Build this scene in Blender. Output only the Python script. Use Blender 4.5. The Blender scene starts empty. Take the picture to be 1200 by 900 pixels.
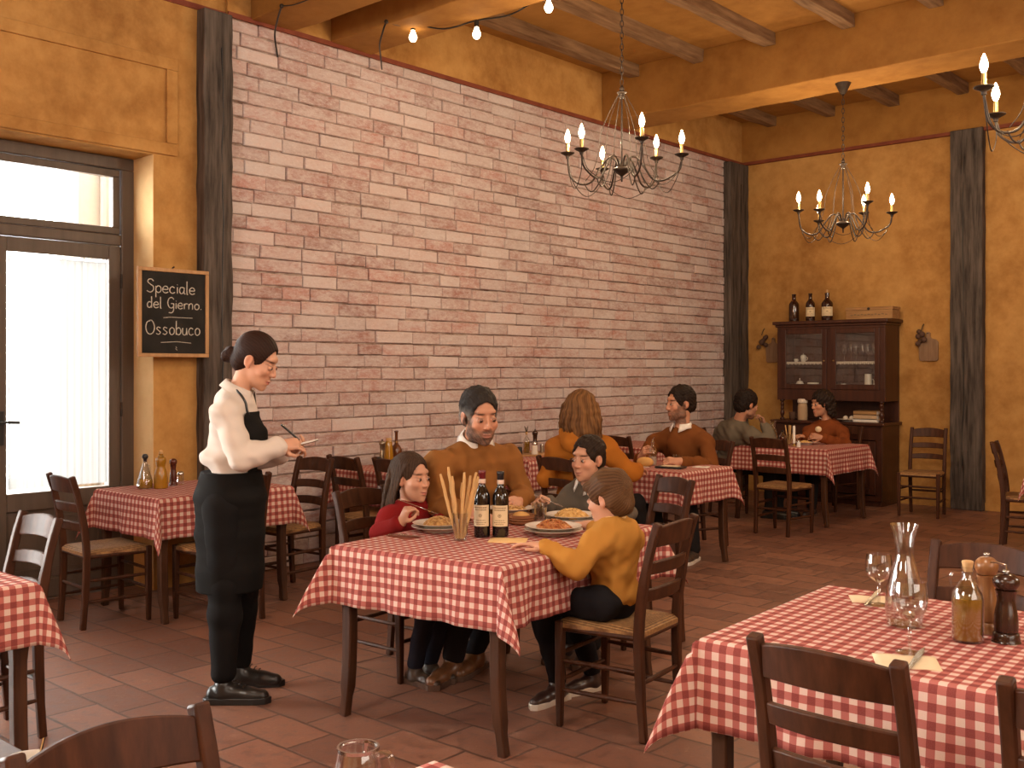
import bpy, bmesh, math, random
import numpy as np
from mathutils import Vector, Matrix
from math import sin, cos, pi, radians, sqrt, atan2, exp
random.seed(7)
COL = bpy.context.scene.collection
V = Vector
# ---------------------------------------------------------------- camera model
FPX, HOR, CAMH, YAW = 1215.0, 433.0, 1.53, radians(41.9)
SY, CY = sin(YAW), cos(YAW)
RIGHT = V((CY, SY, 0)); FWD = V((-SY, CY, 0)); UP = V((0, 0, 1))
def D(px, py, F):
    """world point seen at a photo pixel, F metres in front of the camera"""
    r = (px - 600) / FPX
    return V((F * (r * CY - SY), F * (r * SY + CY), CAMH + (HOR - py) / FPX * F))
def dirv(r, f, u=0.0):
    return (RIGHT * r + FWD * f + UP * u).normalized()
# ---------------------------------------------------------------- materials
def srgb(h):
    h = h.lstrip('#'); o = []
    for i in (0, 2, 4):
        c = int(h[i:i + 2], 16) / 255
        o.append(c / 12.92 if c <= .04045 else ((c + .055) / 1.055) ** 2.4)
    return tuple(o) + (1.0,)
class NT:
    def __init__(self, name):
        self.m = bpy.data.materials.new(name); self.m.use_nodes = True
        self.t = self.m.node_tree; self.n = self.t.nodes
        self.b = self.n['Principled BSDF']; self.out = self.n['Material Output']
    def new(self, ty, **kw):
        nd = self.n.new(ty)
        for k, v in kw.items():
            if k in nd.inputs.keys() if hasattr(nd.inputs, 'keys') else False: nd.inputs[k].default_value = v
            else: setattr(nd, k, v)
        return nd
    def l(self, a, b): self.t.links.new(a, b)
    def set(self, **kw):
        for k, v in kw.items(): self.b.inputs[k.replace('_', ' ')].default_value = v
    def coord(self, kind='Object'): return self.n.new('ShaderNodeTexCoord').outputs[kind]
    def noise(self, vec, scale, detail=3, rough=.55):
        nd = self.n.new('ShaderNodeTexNoise'); nd.inputs['Scale'].default_value = scale
        nd.inputs['Detail'].default_value = detail; nd.inputs['Roughness'].default_value = rough
        if vec is not None: self.l(vec, nd.inputs['Vector'])
        return nd
    def mapping(self, vec, scale=(1, 1, 1), rot=(0, 0, 0), loc=(0, 0, 0)):
        nd = self.n.new('ShaderNodeMapping'); nd.inputs['Scale'].default_value = scale
        nd.inputs['Rotation'].default_value = rot; nd.inputs['Location'].default_value = loc
        self.l(vec, nd.inputs['Vector']); return nd.outputs[0]
    def ramp(self, fac, stops):
        nd = self.n.new('ShaderNodeValToRGB'); e = nd.color_ramp.elements
        while len(e) < len(stops): e.new(.5)
        for i, (p, c) in enumerate(stops): e[i].position = p; e[i].color = c
        self.l(fac, nd.inputs['Fac']); return nd.outputs['Color']
    def mix(self, fac, a, b, mode='MIX'):
        nd = self.n.new('ShaderNodeMix'); nd.data_type = 'RGBA'; nd.blend_type = mode
        for s, v in ((nd.inputs[0], fac), (nd.inputs[6], a), (nd.inputs[7], b)):
            if isinstance(v, (float, int, tuple, list)): s.default_value = v
            else: self.l(v, s)
        return nd.outputs[2]
    def math(self, op, a, b=0.0, clamp=False):
        nd = self.n.new('ShaderNodeMath'); nd.operation = op; nd.use_clamp = clamp
        for s, v in ((nd.inputs[0], a), (nd.inputs[1], b)):
            if isinstance(v, (float, int)): s.default_value = v
            else: self.l(v, s)
        return nd.outputs[0]
    def bump(self, h, strength=.3, dist=.01):
        nd = self.n.new('ShaderNodeBump'); nd.inputs['Strength'].default_value = strength
        nd.inputs['Distance'].default_value = dist
        self.l(h, nd.inputs['Height']); self.l(nd.outputs[0], self.b.inputs['Normal'])
MATS = {}
def mottled(name, c1, c2, scale=3, rough=.7, bump=0.0, bscale=60, stretch=(1, 1, 1), spec=.3, detail=4):
    n = NT(name); co = n.coord(); mp = n.mapping(co, stretch)
    nz = n.noise(mp, scale, detail)
    n.l(n.ramp(nz.outputs['Fac'], [(.3, c1), (.7, c2)]), n.b.inputs['Base Color'])
    n.set(Roughness=rough); n.b.inputs['Specular IOR Level'].default_value = spec
    if bump:
        n.bump(n.noise(mp, bscale, 3).outputs['Fac'], bump, .01)
    MATS[name] = n.m; return n.m
def plain(name, c, rough=.5, metal=0.0, spec=.5, alpha=None):
    return _plain(name, c, rough, metal, spec)
def _plain(name, c, rough, metal, spec):
    n = NT(name); co = n.coord(); nz = n.noise(co, 18, 3)
    d = tuple(x * .86 for x in c[:3]) + (1,)
    n.l(n.mix(nz.outputs['Fac'], d, c), n.b.inputs['Base Color'])
    n.set(Roughness=rough, Metallic=metal); n.b.inputs['Specular IOR Level'].default_value = spec
    MATS[name] = n.m; return n.m
def glassm(name, c=(1, 1, 1, 1), rough=0.0, ior=1.45):
    n = NT(name); n.set(Roughness=rough, IOR=ior); n.b.inputs['Transmission Weight'].default_value = 1
    n.b.inputs['Base Color'].default_value = c
    MATS[name] = n.m; return n.m
def emis(name, c, s):
    n = NT(name); n.set(Emission_Strength=s, Emission_Color=c); n.b.inputs['Base Color'].default_value = c
    MATS[name] = n.m; return n.m
def woodm(name, c1, c2, axis='z', rough=.45, scale=1.0, spec=.4):
    n = NT(name); co = n.coord()
    st = {'z': (14, 14, 1.2), 'x': (1.2, 14, 14), 'y': (14, 1.2, 14)}[axis]
    mp = n.mapping(co, tuple(s * scale for s in st))
    nz = n.noise(mp, 2.2, 6, .6)
    n.l(n.ramp(nz.outputs['Fac'], [(.28, c1), (.72, c2)]), n.b.inputs['Base Color'])
    n.set(Roughness=rough); n.b.inputs['Specular IOR Level'].default_value = spec
    n.bump(nz.outputs['Fac'], .18, .004)
    MATS[name] = n.m; return n.m
def vcolm(name, rough=.6, sss=0.0, spec=.4, bscale=0, bstr=.2):
    n = NT(name); at = n.n.new('ShaderNodeAttribute'); at.attribute_name = 'Col'
    n.l(at.outputs['Color'], n.b.inputs['Base Color']); n.set(Roughness=rough)
    n.b.inputs['Specular IOR Level'].default_value = spec
    if bscale:
        n.bump(n.noise(n.coord(), bscale, 3).outputs['Fac'], bstr, .004)
    MATS[name] = n.m; return n.m
# ---------------------------------------------------------------- objects
def tag(o, label=None, cat=None, group=None, kind=None):
    if label: o['label'] = label
    if cat: o['category'] = cat
    if group: o['group'] = group
    if kind: o['kind'] = kind
    return o
def link(o, parent=None):
    COL.objects.link(o)
    if parent is not None: o.parent = parent
    return o
def thing(name, label, cat, loc=(0, 0, 0), rotz=0.0, group=None):
    o = bpy.data.objects.new(name, None); o.empty_display_size = .1
    o.location = loc; o.rotation_euler = (0, 0, rotz); link(o)
    return tag(o, label, cat, group)
def dup(root, loc, rotz=0.0, label=None, group=None):
    r = root.copy(); COL.objects.link(r); r.location = loc; r.rotation_euler = (0, 0, rotz)
    if label: r['label'] = label
    if group: r['group'] = group
    for ch in list(root.children):
        c = ch.copy(); COL.objects.link(c); c.parent = r
        for g in list(ch.children):
            d = g.copy(); COL.objects.link(d); d.parent = c
    return r
class MB:
    def __init__(s): s.v = []; s.f = []; s.uv = None
    def add(s, vs, fs):
        o = len(s.v); s.v += [tuple(p) for p in vs]; s.f += [tuple(i + o for i in f) for f in fs]
    def box(s, c, d, R=None):
        c = V(c); vs = []
        for x in (-.5, .5):
            for y in (-.5, .5):
                for z in (-.5, .5):
                    p = V((x * d[0], y * d[1], z * d[2]))
                    vs.append(c + (R @ p if R is not None else p))
        s.add(vs, [(0, 1, 3, 2), (4, 6, 7, 5), (0, 4, 5, 1), (2, 3, 7, 6), (0, 2, 6, 4), (1, 5, 7, 3)]); return s
    def b2(s, a, b):
        return s.box([(a[i] + b[i]) / 2 for i in range(3)], [abs(b[i] - a[i]) for i in range(3)])
    def tube(s, pts, r, n=10, cap=True):
        pts = [V(p) for p in pts]; m = len(pts)
        rs = r if isinstance(r, (list, tuple)) else [r] * m
        t0 = (pts[1] - pts[0]).normalized()
        a = V((0, 0, 1)) if abs(t0.z) < .9 else V((1, 0, 0))
        u = t0.cross(a).normalized(); vs = []
        for i in range(m):
            t = (pts[min(i + 1, m - 1)] - pts[max(i - 1, 0)]).normalized()
            u = (u - t * u.dot(t)).normalized(); w = t.cross(u)
            for k in range(n):
                an = 2 * pi * k / n
                vs.append(pts[i] + (u * cos(an) + w * sin(an)) * rs[i])
        fs = [(i * n + k, i * n + (k + 1) % n, (i + 1) * n + (k + 1) % n, (i + 1) * n + k) for i in range(m - 1) for k in range(n)]
        if cap: fs += [tuple(range(n))[::-1], tuple((m - 1) * n + k for k in range(n))]
        s.add(vs, fs); return s
    def sweep(s, pts, wd, dp, ax):
        """rectangular section: wd along ax, dp along tangent x ax"""
        pts = [V(p) for p in pts]; m = len(pts); ax = V(ax).normalized(); vs = []
        W_ = wd if isinstance(wd, (list, tuple)) else [wd] * m
        D_ = dp if isinstance(dp, (list, tuple)) else [dp] * m
        for i in range(m):
            t = (pts[min(i + 1, m - 1)] - pts[max(i - 1, 0)]).normalized()
            q = t.cross(ax).normalized(); a = ax
            for sx, sy in ((-1, -1), (1, -1), (1, 1), (-1, 1)):
                vs.append(pts[i] + a * (sx * W_[i] / 2) + q * (sy * D_[i] / 2))
        fs = [(i * 4 + k, i * 4 + (k + 1) % 4, i * 4 + 4 + (k + 1) % 4, i * 4 + 4 + k) for i in range(m - 1) for k in range(4)]
        fs += [(3, 2, 1, 0), tuple((m - 1) * 4 + k for k in range(4))]
        s.add(vs, fs); return s
    def lathe(s, prof, n=28, c=(0, 0, 0), R=None, closed=False):
        c = V(c); vs = []; m = len(prof)
        for r, z in prof:
            for k in range(n):
                a = 2 * pi * k / n; p = V((r * cos(a), r * sin(a), z))
                vs.append(c + (R @ p if R is not None else p))
        fs = [(i * n + k, i * n + (k + 1) % n, (i + 1) * n + (k + 1) % n, (i + 1) * n + k) for i in range(m - 1) for k in range(n)]
        if not closed:
            fs += [tuple(range(n))[::-1], tuple((m - 1) * n + k for k in range(n))]
        else:
            fs += [((m - 1) * n + k, (m - 1) * n + (k + 1) % n, (k + 1) % n, k) for k in range(n)]
        s.add(vs, fs); return s
    def prism(s, poly, z0, z1, fr=None):
        """polygon (x,y) extruded z0..z1; fr maps Vector->Vector"""
        n = len(poly); g = fr or (lambda p: p)
        vs = [g(V((x, y, z0))) for x, y in poly] + [g(V((x, y, z1))) for x, y in poly]
        s.add(vs, [tuple(range(n))[::-1], tuple(range(n, 2 * n))] + [(i, (i + 1) % n, n + (i + 1) % n, n + i) for i in range(n)]); return s
    def ball(s, c, r, n=14, m=9):
        c = V(c); r = (r, r, r) if isinstance(r, (int, float)) else r
        vs = [c + V((0, 0, -r[2]))]
        for i in range(1, m):
            ph = -pi / 2 + pi * i / m
            for k in range(n):
                a = 2 * pi * k / n
                vs.append(c + V((r[0] * cos(ph) * cos(a), r[1] * cos(ph) * sin(a), r[2] * sin(ph))))
        vs.append(c + V((0, 0, r[2])))
        fs = [(0, 1 + (k + 1) % n, 1 + k) for k in range(n)]
        fs += [(1 + i * n + k, 1 + i * n + (k + 1) % n, 1 + (i + 1) * n + (k + 1) % n, 1 + (i + 1) * n + k) for i in range(m - 2) for k in range(n)]
        l = len(vs) - 1; b = 1 + (m - 2) * n
        fs += [(l, b + k, b + (k + 1) % n) for k in range(n)]
        s.add(vs, fs); return s
    def build(s, name, mat, parent=None, smooth=True, bevel=0.0, seg=2, subs=0, loc=None, rot=None, auto=35, normals=True):
        me = bpy.data.meshes.new(name); me.from_pydata(s.v, [], s.f)
        if normals:
            bm = bmesh.new(); bm.from_mesh(me); bmesh.ops.recalc_face_normals(bm, faces=bm.faces); bm.to_mesh(me); bm.free()
        if mat is not None: me.materials.append(MATS[mat] if isinstance(mat, str) else mat)
        o = bpy.data.objects.new(name, me); link(o, parent)
        if smooth:
            me.polygons.foreach_set('use_smooth', [True] * len(me.polygons))
            try: me.set_sharp_from_angle(angle=radians(auto))
            except Exception: pass
        if bevel:
            b = o.modifiers.new('bevel', 'BEVEL'); b.width = bevel; b.segments = seg; b.limit_method = 'ANGLE'; b.angle_limit = radians(40)
        if subs:
            b = o.modifiers.new('sub', 'SUBSURF'); b.levels = b.render_levels = subs
        if loc is not None: o.location = loc
        if rot is not None: o.rotation_euler = rot
        return o
def bez(p0, p1, p2, p3, n=12):
    p0, p1, p2, p3 = map(V, (p0, p1, p2, p3)); o = []
    for i in range(n + 1):
        t = i / n; u = 1 - t
        o.append(p0 * u**3 + p1 * 3 * u * u * t + p2 * 3 * u * t * t + p3 * t**3)
    return o
def spline(pts, n=6):
    """Catmull-Rom through pts"""
    P_ = [V(p) for p in pts]; P_ = [P_[0] * 2 - P_[1]] + P_ + [P_[-1] * 2 - P_[-2]]; o = []
    for i in range(1, len(P_) - 2):
        a, b, c, d = P_[i - 1:i + 3]
        for k in range(n):
            t = k / n
            o.append(.5 * ((2 * b) + (c - a) * t + (2 * a - 5 * b + 4 * c - d) * t * t + (3 * b - a - 3 * c + d) * t**3))
    o.append(P_[-2]); return o
# ---------------------------------------------------------------- material library
def plaster(name, a, b, c):
    n = NT(name); co = n.coord()
    n1 = n.noise(co, 1.1, 6, .62); n2 = n.noise(co, 6, 5, .65); n3 = n.noise(co, 40, 3)
    c1 = n.ramp(n1.outputs['Fac'], [(.36, a), (.5, b), (.66, c)])
    c2 = n.mix(n.math('MULTIPLY', n2.outputs['Fac'], .55), c1, b)
    n.l(n.mix(.35, c2, n.ramp(n2.outputs['Fac'], [(.35, a), (.65, c)])), n.b.inputs['Base Color'])
    n.set(Roughness=.82); n.b.inputs['Specular IOR Level'].default_value = .2
    h = n.math('ADD', n2.outputs['Fac'], n.math('MULTIPLY', n3.outputs['Fac'], .25))
    n.bump(h, .22, .02); MATS[name] = n.m
plaster('plaster', (.27, .120, .030, 1), (.45, .230, .066, 1), (.58, .335, .112, 1))
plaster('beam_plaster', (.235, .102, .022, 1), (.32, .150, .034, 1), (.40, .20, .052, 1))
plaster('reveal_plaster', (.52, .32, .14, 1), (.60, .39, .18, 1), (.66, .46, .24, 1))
def brickm():
    n = NT('brick'); co = n.coord()
    at = n.n.new('ShaderNodeAttribute'); at.attribute_name = 'Col'
    cm = n.mapping(co, (1, .62, 1.5)); n1 = n.noise(cm, 3.0, 6, .7); n2 = n.noise(cm, 20, 5, .75); n3 = n.noise(cm, 55, 4, .75)
    wash = n.math('ADD', n.math('MULTIPLY', n1.outputs['Fac'], .6), n.math('MULTIPLY', n2.outputs['Fac'], .55))
    f = n.ramp(wash, [(.46, (0, 0, 0, 1)), (.66, (1, 1, 1, 1))])
    base = n.mix(n.math('MULTIPLY', f, .78), at.outputs['Color'], (.60, .535, .525, 1))
    sp = n.ramp(n3.outputs['Fac'], [(.56, (0, 0, 0, 1)), (.66, (1, 1, 1, 1))])
    base = n.mix(n.math('MULTIPLY', sp, .45), base, (.74, .68, .67, 1))
    pit = n.ramp(n3.outputs['Fac'], [(.30, (1, 1, 1, 1)), (.40, (0, 0, 0, 1))])
    base = n.mix(n.math('MULTIPLY', pit, .35), base, (.16, .08, .06, 1))
    n.l(base, n.b.inputs['Base Color']); n.set(Roughness=.9); n.b.inputs['Specular IOR Level'].default_value = .15
    n.bump(n.math('ADD', n2.outputs['Fac'], n.math('MULTIPLY', n3.outputs['Fac'], .5)), .5, .012); MATS['brick'] = n.m
brickm()
mottled('mortar', (.14, .085, .065, 1), (.46, .37, .32, 1), 9, .95, .4, 60, spec=.1)
def floorm():
    n = NT('floor_tiles'); co = n.coord(); mp = n.mapping(co, (1, 1, 1), loc=(.13, .075, 0))
    dist = n.noise(co, 5, 2)
    off = n.n.new('ShaderNodeVectorMath'); off.operation = 'MULTIPLY_ADD'
    n.l(dist.outputs['Color'], off.inputs[0]); off.inputs[1].default_value = (.016, .016, 0); n.l(mp, off.inputs[2])
    br = n.n.new('ShaderNodeTexBrick'); n.l(off.outputs[0], br.inputs['Vector'])
    br.inputs['Scale'].default_value = 1; br.inputs['Brick Width'].default_value = .37; br.inputs['Row Height'].default_value = .235
    br.inputs['Mortar Size'].default_value = .008; br.inputs['Mortar Smooth'].default_value = .3
    br.inputs['Color1'].default_value = (.28, .128, .080, 1); br.inputs['Color2'].default_value = (.145, .066, .044, 1)
    br.inputs['Mortar'].default_value = (.060, .036, .027, 1); br.inputs['Bias'].default_value = -.1
    n1 = n.noise(co, 2.2, 5, .65); n2 = n.noise(co, 14, 5, .7); n3 = n.noise(co, 70, 3)
    c = n.mix(n.math('MULTIPLY', n1.outputs['Fac'], .5), br.outputs['Color'], (.25, .115, .073, 1))
    dk = n.ramp(n2.outputs['Fac'], [(.36, (1, 1, 1, 1)), (.5, (0, 0, 0, 1))])
    c = n.mix(n.math('MULTIPLY', dk, .45), c, (.07, .035, .024, 1))
    lt = n.ramp(n2.outputs['Fac'], [(.58, (0, 0, 0, 1)), (.72, (1, 1, 1, 1))])
    c = n.mix(n.math('MULTIPLY', lt, .40), c, (.44, .27, .19, 1))
    pit = n.ramp(n3.outputs['Fac'], [(.66, (0, 0, 0, 1)), (.74, (1, 1, 1, 1))])
    c = n.mix(n.math('MULTIPLY', pit, .5), c, (.05, .025, .018, 1))
    n.l(c, n.b.inputs['Base Color'])
    n.l(n.ramp(n2.outputs['Fac'], [(.3, (.36,) * 3 + (1,)), (.7, (.56,) * 3 + (1,))]), n.b.inputs['Roughness'])
    n.b.inputs['Specular IOR Level'].default_value = .45
    h = n.math('SUBTRACT', n.math('ADD', n.math('MULTIPLY', n2.outputs['Fac'], .35), n.math('MULTIPLY', n1.outputs['Fac'], .8)), br.outputs['Fac'])
    n.bump(h, .45, .01); MATS['floor_tiles'] = n.m
floorm()
woodm('post_wood', (.024, .018, .015, 1), (.14, .112, .094, 1), 'z', .8, .9, .2)
woodm('joist_wood', (.11, .055, .026, 1), (.30, .18, .095, 1), 'y', .75, .8, .2)
woodm('chair_wood', (.030, .010, .0045, 1), (.080, .028, .012, 1), 'z', .48, 1, .2)
woodm('table_wood', (.032, .012, .006, 1), (.080, .032, .014, 1), 'z', .42, 1, .3)
woodm('cabinet_wood', (.030, .009, .005, 1), (.075, .024, .012, 1), 'z', .38, .7, .45)
woodm('box_wood', (.24, .12, .045, 1), (.42, .24, .10, 1), 'x', .65, 1, .3)
woodm('board_wood', (.18, .10, .055, 1), (.30, .19, .115, 1), 'z', .7, 1, .2)
woodm('light_wood', (.36, .19, .08, 1), (.52, .31, .15, 1), 'z', .55, 1, .3)
woodm('mill_wood', (.16, .062, .02, 1), (.30, .135, .05, 1), 'z', .28, 1.4, .5)
woodm('mill_dark', (.018, .007, .004, 1), (.045, .017, .009, 1), 'z', .22, 1, .6)
woodm('mill_red', (.06, .012, .006, 1), (.12, .03, .015, 1), 'z', .25, 1, .6)
woodm('door_paint', (.075, .053, .039, 1), (.105, .076, .057, 1), 'z', .45, .6, .4)
mottled('slate', (.012, .011, .010, 1), (.026, .023, .020, 1), 8, .75, .05, 40, spec=.2)
mottled('chalk', (.42, .39, .34, 1), (.66, .62, .55, 1), 90, .9, spec=.05)
mottled('trim_red', (.16, .035, .018, 1), (.23, .06, .03, 1), 7, .7)
mottled('iron', (.016, .010, .007, 1), (.04, .024, .015, 1), 30, .5, spec=.3)
plain('steel', (.55, .53, .50, 1), .22, 1.0)
plain('pewter', (.42, .36, .27, 1), .35, 1.0)
plain('brass', (.50, .34, .13, 1), .3, 1.0)
plain('cork', (.55, .34, .15, 1), .8)
plain('ceramic', (.74, .68, .60, 1), .22)
plain('white_porcelain', (.80, .76, .70, 1), .2)
plain('white_cotton', (.64, .58, .52, 1), .9, spec=.1)
plain('paper', (.78, .62, .40, 1), .8)
plain('note_paper', (.80, .76, .70, 1), .8)
plain('napkin', (.80, .52, .22, 1), .85)
plain('black_plastic', (.012, .012, .012, 1), .35)
plain('wine_label', (.74, .60, .38, 1), .7)
plain('label_ink', (.20, .13, .06, 1), .7)
plain('capsule_red', (.14, .010, .014, 1), .35)
plain('capsule_black', (.012, .011, .014, 1), .35)
plain('capsule_band', (.70, .55, .45, 1), .5)
plain('wine_bottle', (.007, .005, .005, 1), .07, spec=.9)
plain('dark_bottle', (.030, .010, .006, 1), .10, spec=.8)
plain('amber_bottle', (.11, .035, .010, 1), .12, spec=.7)
plain('oil', (.34, .16, .012, 1), .12, spec=.6)
plain('bread', (.60, .33, .10, 1), .75)
plain('crust', (.62, .38, .15, 1), .75)
plain('basket', (.26, .10, .035, 1), .7)
plain('garlic', (.10, .05, .03, 1), .8)
plain('herb', (.07, .05, .025, 1), .85)
plain('book_cloth', (.52, .36, .22, 1), .8)
plain('lace', (.78, .70, .60, 1), .8)
plain('ext_wall', (.18, .158, .132, 1), .9)
plain('ext_pipe', (.12, .10, .082, 1), .6)
mottled('pasta_tomato', (.30, .055, .015, 1), (.62, .30, .10, 1), 60, .45)
mottled('pasta_cream', (.55, .30, .08, 1), (.74, .50, .20, 1), 50, .45)
mottled('pasta_meat', (.32, .14, .045, 1), (.66, .42, .16, 1), 55, .45)
def thin_glass(name, tint, k=1.0):
    n = NT(name); tr = n.n.new('ShaderNodeBsdfTransparent'); gl = n.n.new('ShaderNodeBsdfGlossy'); mx = n.n.new('ShaderNodeMixShader'); lw = n.n.new('ShaderNodeLayerWeight')
    tr.inputs[0].default_value = tint; gl.inputs['Roughness'].default_value = .02; gl.inputs[0].default_value = (1, 1, 1, 1); lw.inputs['Blend'].default_value = .5
    fac = n.math('ADD', n.math('MULTIPLY', n.math('POWER', lw.outputs['Facing'], 2.0), .85 * k), .07)
    n.l(fac, mx.inputs[0]); n.l(tr.outputs[0], mx.inputs[1]); n.l(gl.outputs[0], mx.inputs[2]); n.l(mx.outputs[0], n.out.inputs['Surface']); MATS[name] = n.m
thin_glass('glass', (.93, .94, .94, 1)); thin_glass('pane', (.97, .98, .97, 1), .7)
emis('bulb', (1.0, .82, .54, 1), 14.0); emis('bulb_small', (1.0, .76, .46, 1), 11.0)
n = NT('curtain')
tr = n.n.new('ShaderNodeBsdfTranslucent'); df = n.n.new('ShaderNodeBsdfDiffuse'); mx = n.n.new('ShaderNodeMixShader'); tp = n.n.new('ShaderNodeBsdfTransparent'); mx2 = n.n.new('ShaderNodeMixShader')
w = n.noise(n.mapping(n.coord(), (1, 60, 1)), 3, 2)
cc = n.ramp(w.outputs['Fac'], [(.3, (.165, .162, .158, 1)), (.7, (.178, .175, .171, 1))])
n.l(cc, tr.inputs[0]); n.l(cc, df.inputs[0]); mx.inputs[0].default_value = .3
n.l(tr.outputs[0], mx.inputs[1]); n.l(df.outputs[0], mx.inputs[2]); mx2.inputs[0].default_value = .015
n.l(mx.outputs[0], mx2.inputs[1]); n.l(tp.outputs[0], mx2.inputs[2]); n.l(mx2.outputs[0], n.out.inputs['Surface']); MATS['curtain'] = n.m
def gingham(name, per=.044):
    n = NT(name); uv = n.n.new('ShaderNodeUVMap'); sp = n.n.new('ShaderNodeSeparateXYZ'); n.l(uv.outputs[0], sp.inputs[0])
    st = []
    for k in 'XY':
        fr = n.math('FRACT', n.math('ADD', n.math('MULTIPLY', sp.outputs[k], 1 / per), 100.25))
        st.append(n.math('LESS_THAN', fr, .5))
    s = n.math('MULTIPLY', n.math('ADD', st[0], st[1]), .5)
    col = n.ramp(s, [(0.0, (.66, .50, .42, 1)), (.5, (.39, .105, .088, 1)), (1.0, (.175, .015, .015, 1))])
    wv = n.noise(n.mapping(uv.outputs[0], (1, 1, 1)), 400, 2)
    n.l(n.mix(n.math('MULTIPLY', wv.outputs['Fac'], .35), col, (.48, .24, .20, 1)), n.b.inputs['Base Color'])
    n.set(Roughness=.9); n.b.inputs['Specular IOR Level'].default_value = .12
    n.bump(wv.outputs['Fac'], .15, .002); MATS[name] = n.m
gingham('gingham')
def rushm():
    n = NT('rush'); co = n.coord(); sp = n.n.new('ShaderNodeSeparateXYZ'); n.l(co, sp.inputs[0])
    ax = n.math('ABSOLUTE', sp.outputs['X']); ay = n.math('ABSOLUTE', sp.outputs['Y'])
    m = n.math('MINIMUM', n.math('SUBTRACT', .22, ax), n.math('SUBTRACT', .22, ay))
    o = n.math('SINE', n.math('MULTIPLY', m, 620))
    nz = n.noise(co, 60, 4)
    c = n.ramp(n.math('ADD', n.math('MULTIPLY', o, .22), n.math('MULTIPLY', nz.outputs['Fac'], .9)), [(.2, (.15, .068, .022, 1)), (.75, (.42, .23, .085, 1))])
    n.l(c, n.b.inputs['Base Color']); n.set(Roughness=.65); n.bump(o, .6, .004); MATS['rush'] = n.m
rushm()
vcolm('skin', .5, spec=.35); vcolm('fabric', .88, spec=.1, bscale=420, bstr=.15); vcolm('hair', .55, spec=.10); vcolm('eyeball', .12, spec=.6)
vcolm('leather', .32, spec=.5)
# ---------------------------------------------------------------- the room
WX_, BY, TRIMZ, CEIL = -6.65, 11.8, 4.13, 4.66
XR, YF = 3.2, -3.2            # unseen right wall and wall behind the camera
DY0, DY1, DX, DTOP = 1.70, 3.69, -6.945, 3.02
fl = MB().b2((-7.4, YF, -.12), (XR, BY + .3, 0)).build('floor', 'floor_tiles', smooth=False); tag(fl, kind='structure')
wl = MB()
WY0, WY1, WZ0, WZ1 = -2.4, 1.25, .12, 3.02
wl.b2((-7.25, YF, 0), (WX_, WY0, CEIL)); wl.b2((-7.25, WY1, 0), (WX_, DY0, CEIL)); wl.b2((-7.25, WY0, 0), (WX_, WY1, WZ0)); wl.b2((-7.25, WY0, WZ1), (WX_, WY1, CEIL)); wl.b2((-7.25, DY0, DTOP), (WX_, DY1, CEIL)); wl.b2((-7.25, DY1, 0), (WX_, 4.26, CEIL))
wl.b2((-7.25, 4.26, 0), (WX_ - .075, BY, CEIL)); wl.b2((-7.25, 4.26, TRIMZ), (WX_ + .03, BY, CEIL))
wall_left = wl.build('wall_left', 'plaster', smooth=False); tag(wall_left, kind='structure')
# moulded frame above the door
def frame_yz(mb, x0, x1, y0, y1, z0, z1, w):
    mb.b2((x0, y0, z0), (x1, y1, z0 + w)); mb.b2((x0, y0, z1 - w), (x1, y1, z1)); mb.b2((x0, y0, z0 + w), (x1, y0 + w, z1 - w)); mb.b2((x0, y1 - w, z0 + w), (x1, y1, z1 - w)); return mb
frame_yz(MB(), WX_, WX_ + .020, 1.5, 3.867, 3.03, 3.715, .085).build('panel_moulding', 'plaster', wall_left, smooth=False, bevel=.006)
MB().b2((WX_, YF, TRIMZ - .02), (WX_ + .012, 4.26, TRIMZ + .02)).build('trim_line', 'trim_red', wall_left, smooth=False)
MB().b2((WX_ + .03, 4.26, TRIMZ - .015), (WX_ + .045, BY, TRIMZ + .022)).build('trim_line', 'trim_red', wall_left, smooth=False)
MB().b2((DX, DY1 - .004, 0), (WX_ + .001, DY1 + .0, DTOP)).build('door_reveal', 'reveal_plaster', wall_left, smooth=False)
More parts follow.
